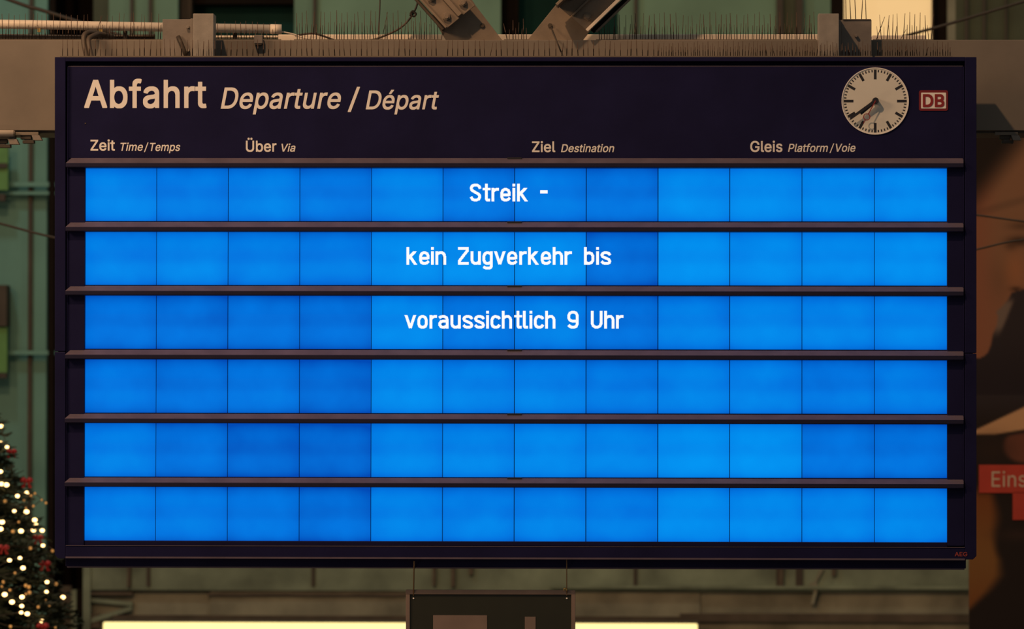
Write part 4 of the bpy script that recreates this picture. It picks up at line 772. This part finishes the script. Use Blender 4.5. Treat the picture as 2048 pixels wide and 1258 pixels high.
# small lamps clamped under the girder
def clamp_unit(x, y, k, label):
    t = empty('cable_clamp', W(x+40*k, y, 0.5), label, 'clamp')
    pbox('top_bar', x, y, x+46*k, y+7*k, 0.46, 0.06, steel_brown, t, 0.003)
    pprism('wedge', [(x+32*k, y+7*k), (x+48*k, y+7*k), (x+53*k, y+17*k), (x+36*k, y+17*k)], 0.44, 0.06, steel_bracket, t, 0.002)
    pbox('socket', x+10*k, y+7.5*k, x+31*k, y+15*k, 0.47, 0.06, cable_dark, t, 0.002)
    pbox('foot', x+14*k, y+17*k, x+37*k, y+23*k, 0.46, 0.06, cable_dark, t, 0.002)
    pbox('stem', x+18*k, y+15*k, x+28*k, y+17*k, 0.48, 0.03, galv, t)
    return t
clamp_unit(31, 263.5, 1.0, 'brown clamp under the girder, nearest the board left side')
t = clamp_unit(-20, 270, 1.1, 'brown clamp under the girder below the short conduit')
t = clamp_unit(1990, 263.5, 1.0, 'dim clamp under the girder right of the board')
cp = empty('conduit_stub', W(0, 272, 0.42), 'short cream conduit stub under the left girder', 'pipe')
tube('pipe', [W(-260, 266.5, 0.43), W(27, 266.5, 0.43)], 6.6*px, pipe_cream, cp, 16)
tube('end_cap', [W(26, 266.5, 0.43), W(30, 266.5, 0.43)], 5.6*px, steel_brown, cp, 16)

# ------------------------------------------------------------------ bird spikes
def spike_mesh():
    v, f = tube_geo([(0, 0, 0), (0.0, 0, 0.5), (0, 0, 1.0)], [0.0026, 0.0024, 0.0014], 5)
    me = bpy.data.meshes.new('spike')
    me.from_pydata([tuple(p) for p in v], [], f)
    me.materials.append(spike_rust)
    for p in me.polygons: p.use_smooth = True
    return me
SPIKE = spike_mesh()
def spikes(x0, x1, base, top, Y, step, label, jitter=3.0, short=None, parent_h=3, lean=0.05):
    t = empty('bird_spike_strip', W((x0+x1)/2, base, Y), label, 'bird spikes', 'bird spike strips on board and girder')
    pbox('base_strip', x0, base-1.5, x1, base+0.8, Y-0.012, 0.024, clear_strip, t)
    x = x0+step/2
    k = 0
    while x < x1:
        for kind in (0, 1):
            if kind == 1 and short is None: continue
            xx = x+random.uniform(-1.4, 1.4)+(step/2 if kind else 0)
            if xx > x1-1: continue
            tp = (top if kind == 0 else short)+random.uniform(-jitter, jitter)
            p = W(xx, base, Y)
            q = W(xx, tp, Y)
            o = bpy.data.objects.new('spike', SPIKE)
            COL.objects.link(o)
            o.parent = t
            o.location = p-ORG[t]
            big = random.random() < 0.06
            o.rotation_euler = (random.uniform(-0.16, 0.16), random.uniform(-lean, lean)*(6 if big else 1), 0)
            s = 0.85+random.uniform(-0.2, 0.35)
            o.scale = (s, s, q.z-p.z)
        x += step*random.uniform(0.93, 1.07)
        k += 1
    return t
spikes(120, 325, 113.4, 80, 0.12, 10.8, 'bird spikes on the board top left of the left bracket')
spikes(325, 884, 113.4, 81, 0.12, 10.8, 'bird spikes on the board top between left bracket and left brace')
spikes(890, 1300, 113.4, 82, 0.12, 10.8, 'bird spikes on the board top below the two braces')
spikes(1304, 1745, 113.4, 84, 0.12, 10.0, 'bird spikes on the board top from right brace to right bracket', short=92)
spikes(1750, 1905, 113.4, 84, 0.12, 10.0, 'bird spikes on the board top above the clock', short=92)
spikes(0, 325, 80, 28, 0.52, 11.5, 'bird spikes on the girder in front of the cream conduit', short=52)
spikes(432, 562, 80, 44, 0.52, 11.5, 'bird spikes on the girder in front of the conduit end sleeve', short=60)
spikes(588, 884, 80, 25, 0.52, 11.3, 'bird spikes on the girder left of the left brace', short=46, jitter=5)
spikes(1008, 1056, 80, 44, 0.52, 11.3, 'bird spikes on the girder between the two braces', short=52, jitter=8)
spikes(1192, 1633, 80, 27, 0.52, 11.3, 'bird spikes on the girder between right brace and right bracket', short=50, jitter=4)
spikes(1746, 1866, 80, 27, 0.52, 11.0, 'bird spikes silhouetted against the lit window beside the right bracket', short=52, jitter=3, lean=0.1)
spikes(1686, 1742, 39.5, -20, 0.366, 11.0, 'bird spikes standing on the right bracket plate', jitter=8, lean=0.08)

# ------------------------------------------------------------------ small sign hanging below the board
YS = 0.08
sg = empty('hanging_sign', W(981, 1470, YS), 'dark framed sign hanging on two wires below the departure board', 'sign')
pbox('back_plate', 818, 1187, 1146, 1464, YS, 0.03, sign_dark, sg)
pbox('frame_rail', 811.5, 1180, 1150.5, 1189, YS-0.01, 0.045, sign_frame, sg, 0.002)
pbox('frame_rail', 811.5, 1462, 1150.5, 1471, YS-0.01, 0.045, sign_frame, sg, 0.002)
pbox('frame_rail', 811.5, 1189, 819.5, 1462, YS-0.01, 0.045, sign_frame, sg, 0.002)
pbox('frame_rail', 1142.5, 1189, 1150.5, 1462, YS-0.01, 0.045, sign_frame, sg, 0.002)
pbox('printed_block', 866, 1230.5, 974, 1420, YS-0.003, 0.003, sign_frame, sg)
pbox('printed_block', 1049.5, 1233.5, 1071, 1420, YS-0.003, 0.003, sign_frame, sg)
tube('wire', [W(828.5, 1122, -0.02), W(828, 1140, 0.03), W(827, 1191, YS-0.004)], 0.0042, wire_tan, sg, 8)
tube('wire', [W(1133.5, 1118, -0.02), W(1133.5, 1150, 0.03), W(1133.5, 1191, YS-0.004)], 0.003, wire_tan, sg, 8)
tube('hook', smooth_path([W(1128, 1181, YS-0.02), W(1129, 1177, YS-0.02), W(1132, 1177.5, YS-0.02), W(1134, 1181, YS-0.02)], 6), 0.004, brass, sg, 8)
for a in (827, 1133.5):
    c = W(a, 1196.5, YS)
    disc('rivet', c.x, c.z, 1.6*px, YS-0.004, YS, letter, sg, 10)

# ------------------------------------------------------------------ large printed poster behind the board on the right
YP = 9.0
def sstep(a, b, x):
    t = min(1.0, max(0.0, (x-a)/(b-a)))
    return t*t*(3-2*t)
def mixc(a, b, t): return tuple(p+(q-p)*t for p, q in zip(a, b))
def interp(tab, y):
    if y <= tab[0][0]: return tab[0][1]
    for (y0, x0), (y1, x1) in zip(tab, tab[1:]):
        if y <= y1: return x0+(x1-x0)*(y-y0)/(y1-y0)
    return tab[-1][1]
HAIR, SKIN, SKIN2, SUIT, COLLAR = (32, 24, 20), (134, 98, 74), (138, 90, 68), (46, 40, 44), (112, 98, 90)
PAPER, FIST, OCHRE, DARK, CREAM = (190, 150, 112), (106, 64, 50), (124, 86, 46), (34, 27, 26), (160, 140, 120)
JAW = [(560, 2120), (585, 2024), (600, 2016), (615, 2002), (624, 1992), (632, 1996), (650, 1994), (668, 1986), (690, 1982), (705, 1976), (714, 1966), (720, 1940), (730, 1900)]
def poster_colour(x, y):
    if y < 790:
        # forehead and hair line
        line = 405-(x-1950)*1.25 if x < 2060 else 268-(x-2060)*0.1
        c = mixc(HAIR, mixc(SKIN2, SKIN, sstep(1950, 2010, x)), sstep(line-60, line+45, y))
        c = mixc(c, SKIN2, 0.55*sstep(520, 640, y))
        # brow, eye, nose
        for ex, ey, rx, ry, k in ((2042, 452, 26, 9, .35), (2040, 482, 24, 10, .72), (2022, 492, 12, 10, .35), (2152, 478, 34, 10, .7), (2032, 578, 11, 5, .8), (2068, 580, 12, 5, .8), (2000, 560, 24, 40, .12)):
            d = ((x-ex)/rx)**2+((y-ey)/ry)**2
            c = mixc(c, HAIR, k*math.exp(-d))
        d = ((x-2030)/22)**2+((y-540)/40)**2
        c = mixc(c, (176, 108, 66), 0.4*math.exp(-d))
        # jaw edge, collar and suit
        e = interp(JAW, y)
        if y > 560:
            s = sstep(e-3, e+3, x)
            cl = interp([(585, 2030), (600, 2030), (640, 2014), (668, 2002), (690, 1996)], y)
            suit = mixc(SUIT, (36, 30, 36), sstep(640, 780, y))
            body = mixc(suit, COLLAR, (1-sstep(cl-7, cl+3, x))*sstep(590, 610, y)*(1-sstep(650, 680, y)))
            c = mixc(c, body, s)
        return c
    # hand with sheet of paper
    c = mixc(SUIT, DARK, sstep(790, 860, y))
    up = 859-(x-1953)*0.47
    lo = 868-max(0, x-1990)*0.16
    if x > 2080: up, lo = 799, 850
    c = mixc(c, PAPER, sstep(up-2, up+2, y)*(1-sstep(lo-2, lo+3, y)))
    d = math.sqrt(((x-2046)/42)**2+((y-892)/36)**2)
    c = mixc(c, FIST, (1-sstep(0.75, 1.1, d))*sstep(lo+2, lo+12, y))
    d = math.sqrt(((x-1985)/40)**2+((y-900)/30)**2)
    c = mixc(c, (48, 34, 28), 0.6*math.exp(-d*d))
    # ochre coat edge running down the left
    if y > 930:
        e = interp([(930, 1978), (990, 1992), (1060, 1990), (1120, 2004), (1150, 1998), (1185, 1974), (1215, 1950), (1232, 1930), (1300, 1900)], y)
        wob = 8*math.sin(y*0.05)
        c = mixc(c, mixc(OCHRE, (118, 68, 34), 0.5+0.5*math.sin(y*0.021)), (1-sstep(e-16+wob*0.3, e+12+wob, x))*sstep(960, 1000, y))
        d = math.sqrt(((x-2040)/45)**2+((y-1070)/12)**2)
        c = mixc(c, (58, 42, 36), 0.6*math.exp(-d*d))
    return c
post = empty('poster', W(2170, 1900, YP), 'huge printed poster of a face, with a red label, right of the board', 'poster')
px0, px1, py0, py1 = 1938, 2420, 262, 1700
nx, ny = 150, 470
V, F, Cc = [], [], []
for j in range(ny+1):
    for i in range(nx+1):
        x = px0+(px1-px0)*(i/nx)**1.6
        y = py0+(py1-py0)*(j/ny)
        p = W(x, y, YP)
        V.append((p.x, YP, p.z))
        Cc.append(lin(poster_colour(x, y)))
for j in range(ny):
    for i in range(nx):
        a = j*(nx+1)+i
        F.append((a, a+1, a+nx+2, a+nx+1))
pm = bpy.data.materials.new('poster_print'); pm.use_nodes = True
b = pm.node_tree.nodes['Principled BSDF']; b.inputs['Roughness'].default_value = 0.7; b.inputs['Specular IOR Level'].default_value = 0.2
an = pm.node_tree.nodes.new('ShaderNodeVertexColor'); an.layer_name = 'print'
pm.node_tree.links.new(an.outputs['Color'], b.inputs['Base Color'])
origin = W(2170, 980, YP)
me = bpy.data.meshes.new('printed_sheet')
me.from_pydata([tuple(Vector(v)-origin) for v in V], [], F)
ca = me.color_attributes.new('print', 'FLOAT_COLOR', 'POINT')
for i, c in enumerate(Cc): ca.data[i].color = (*c, 1)
sheet = link_mesh('printed_sheet', me, pm, post, origin)
pbox('backing_board', px0, py0, px1, py1, YP+0.01, 0.05, moulding_brown, post)
rb = pbox('red_label', 1958, 930, 2330, 986, YP-0.012, 0.01, banner_red, post)
pbox('red_label', 2025.5, 985, 2330, 1040, YP-0.012, 0.01, banner_red, post)
word('Eins', 1983.5, 2053, 973.5, 943, YP-0.013, banner_text, rb, cut='r', track=0.01)

# ------------------------------------------------------------------ christmas tree
YT = 8.0
apex = W(-52, 765, YT)
base_z = 0.0
tree = empty('christmas_tree', (apex.x, YT, 0), 'tall dark Christmas tree strung with warm lights left of the board', 'tree')
tube('trunk', [(apex.x, YT, 0), (apex.x, YT, apex.z*0.5), (apex.x, YT, apex.z-0.02)], [0.13, 0.08, 0.012], bark, tree, 10)
SL = 0.43
V, F = [], []
rnd = random.Random(3)
z = apex.z-0.05
while z > 0.5:
    R = SL*(apex.z-z)+0.03
    n = int(9+R*13)
    for k in range(n):
        a = 2*math.pi*(k+rnd.random())/n
        L = R*rnd.uniform(0.82, 1.12)
        droop = rnd.uniform(0.12, 0.32)
        lift = rnd.uniform(-0.02, 0.06)
        P = []
        m = max(4, int(L/0.06))
        for i in range(m+1):
            t = i/m
            P.append(Vector((apex.x+math.cos(a)*L*t, YT+math.sin(a)*L*t, z+lift-droop*L*t*t+0.06*t*L)))
        side = Vector((-math.sin(a), math.cos(a), 0))
        dirv = (P[-1]-P[0]).normalized()
        for i in range(1 if m < 6 else m//3, m+1):
            for s in (-1, 1):
                for q in range(4):
                    ln = rnd.uniform(0.045, 0.085)
                    d = (side*s*rnd.uniform(.4, 1)+dirv*rnd.uniform(.2, .8)+Vector((0, 0, rnd.uniform(-.35, .55)))).normalized()
                    wv = d.cross(Vector((rnd.uniform(-1, 1), rnd.uniform(-1, 1), rnd.uniform(-1, 1)))).normalized()*0.010
                    p = P[i]+dirv*rnd.uniform(-.03, .03)
                    b0 = len(V)
                    V += [p-wv, p+wv, p+d*ln+wv*0.4, p+d*ln-wv*0.4]
                    F.append((b0, b0+1, b0+2, b0+3))
    z -= 0.055 if z > apex.z-2.2 else 0.16
tag(obj('foliage', V, F, tree_green, tree, origin=(apex.x, YT, apex.z/2)), kind='stuff')
def on_tree(pxx, pyy, out=0.03):
    """point of the tree's outer surface, on the near side, seen at a photo pixel"""
    p = W(pxx, pyy, YT)
    for _ in range(6):
        R = SL*(apex.z-p.z)
        dx = p.x-apex.x
        y = YT-math.sqrt(max(0.0, R*R-dx*dx))-out if abs(dx) < R else YT
        p = W(pxx, pyy, y)
    return p
def uv_ball(r, squash=1.0, seg=12, rings=7):
    v, f = [], []
    for i in range(rings+1):
        th = math.pi*i/rings
        for k in range(seg):
            a = 2*math.pi*k/seg
            v.append((r*math.sin(th)*math.cos(a), r*math.sin(th)*math.sin(a), r*squash*math.cos(th)))
    for i in range(rings):
        for k in range(seg):
            k2 = (k+1) % seg
            f.append((i*seg+k, i*seg+k2, (i+1)*seg+k2, (i+1)*seg+k))
    me = bpy.data.meshes.new('ball')
    me.from_pydata(v, [], f)
    for p in me.polygons: p.use_smooth = True
    return me
strg = empty('fairy_light_string', (apex.x, YT-0.3, apex.z-1.0), 'string of glowing warm bulbs wound around the Christmas tree', 'string lights')
bm_b = uv_ball(0.0205, 0.8); bm_b.materials.append(bulb_mat)
bm_d = uv_ball(0.015); bm_d.materials.append(bulb_dim)
BUL = [(2,886),(14,894),(1,852),(1,943),(3,968),(13,969.5),(35,992),(54,985.5),(28.5,1022),(53,1023.5),(4,1044),(1,1058),(69.5,1040),(72,1049.5),(67,1060),(42,1062),(84.5,1061),(86,1091),(85,1105),(40,1116),(19,1120.5),(46,1136),(94,1164),(93,1183.5),(9.4,1189),(44,1194),(24,1204),(43.5,1212),(126,1194.5),(42.5,1225),(54.6,1227.6),(83.5,1242),(-16,905),(-20,1010),(-14,1085),(-25,1150),(-12,1235),(30,1275),(100,1285),(66,1290)]
DIM = [(62.6,992),(67,1012),(83.5,1000),(48,1001),(92,1006),(52,1015),(61,1096.5),(6.3,1164),(3.5,1173),(51.5,1171),(59,1185),(37.5,1044),(26,1063),(76.5,1214),(99,1211),(111,1255),(21,1253),(10.4,1002.6),(91,1201),(52,1188),(105,1102),(70,987),(58,1174),(20,1180),(112,1168),(30,1146)]
for a, b in BUL:
    o = link_mesh('bulb', bm_b, None, strg, on_tree(a, b, 0.06))
    o.scale = (rnd.uniform(.7, 1.0),)*3
for a, b in DIM:
    o = link_mesh('bulb', bm_d, None, strg, on_tree(a, b, 0.05))
    o.scale = (rnd.uniform(.55, 1.0),)*3
for k in range(110):                        # the string goes on around the rest of the tree
    zz = apex.z*(1-rnd.uniform(0.03, 0.85)**0.8)
    R_ = SL*(apex.z-zz)+0.03
    an_ = rnd.uniform(-math.pi, 0.35)
    p = Vector((apex.x+R_*math.cos(an_), YT+R_*math.sin(an_), zz))
    q = ROT.inverted() @ (p-CAM)
    if q.x/-q.z*F_PX+IMG_W/2 > -12 and IMG_H/2-q.y/-q.z*F_PX < IMG_H+12: continue
    o = link_mesh('bulb', bm_b, None, strg, p)
    o.scale = (rnd.uniform(.7, 1.0),)*3
order = sorted(BUL+DIM, key=lambda q: (round(q[1]/28), q[0] if round(q[1]/28) % 2 else -q[0]))
tube('wire', smooth_path([on_tree(a, b, 0.035) for a, b in order], 3), 0.003, cable_dark, strg, 5)
def bow(pxx, pyy, s, label):
    c = on_tree(pxx, pyy, 0.05)
    t = empty('ribbon_bow', c, label, 'bow', 'red bows on the tree')
    for sg_ in (-1, 1):
        me = uv_ball(s*0.52, 0.8); me.materials.append(bow_red)
        o = link_mesh('loop', me, None, t, c+Vector((sg_*s*0.52, -0.02, s*0.16)))
        o.rotation_euler = (0, sg_*0.5, 0)
        v = [c+Vector((0, -0.03, 0)), c+Vector((sg_*s*0.25, -0.03, 0)), c+Vector((sg_*s*0.85, -0.02, -s*1.0)), c+Vector((sg_*s*0.35, -0.01, -s*1.1))]
        v += [p+Vector((0, 0.012, 0)) for p in v]
        obj('tail', v, BOXF, bow_red, t)
    me = uv_ball(s*0.25); me.materials.append(bow_red)
    link_mesh('knot', me, None, t, c+Vector((0, -0.03, 0)))
for a, b, s, l in ((24, 904, .042, 'topmost red bow on the Christmas tree'), (54, 962, .05, 'red bow on the tree just right of its upper lights'), (77, 1076, .045, 'red bow on the tree beside the board frame at mid height'),
                   (8, 1096, .045, 'red bow at the left picture edge on the tree'), (90, 1128, .05, 'red bow on the tree near the board lower left corner'), (86, 1253, .05, 'lowest red bow on the tree at the bottom edge')):
    bow(a, b, s, l)
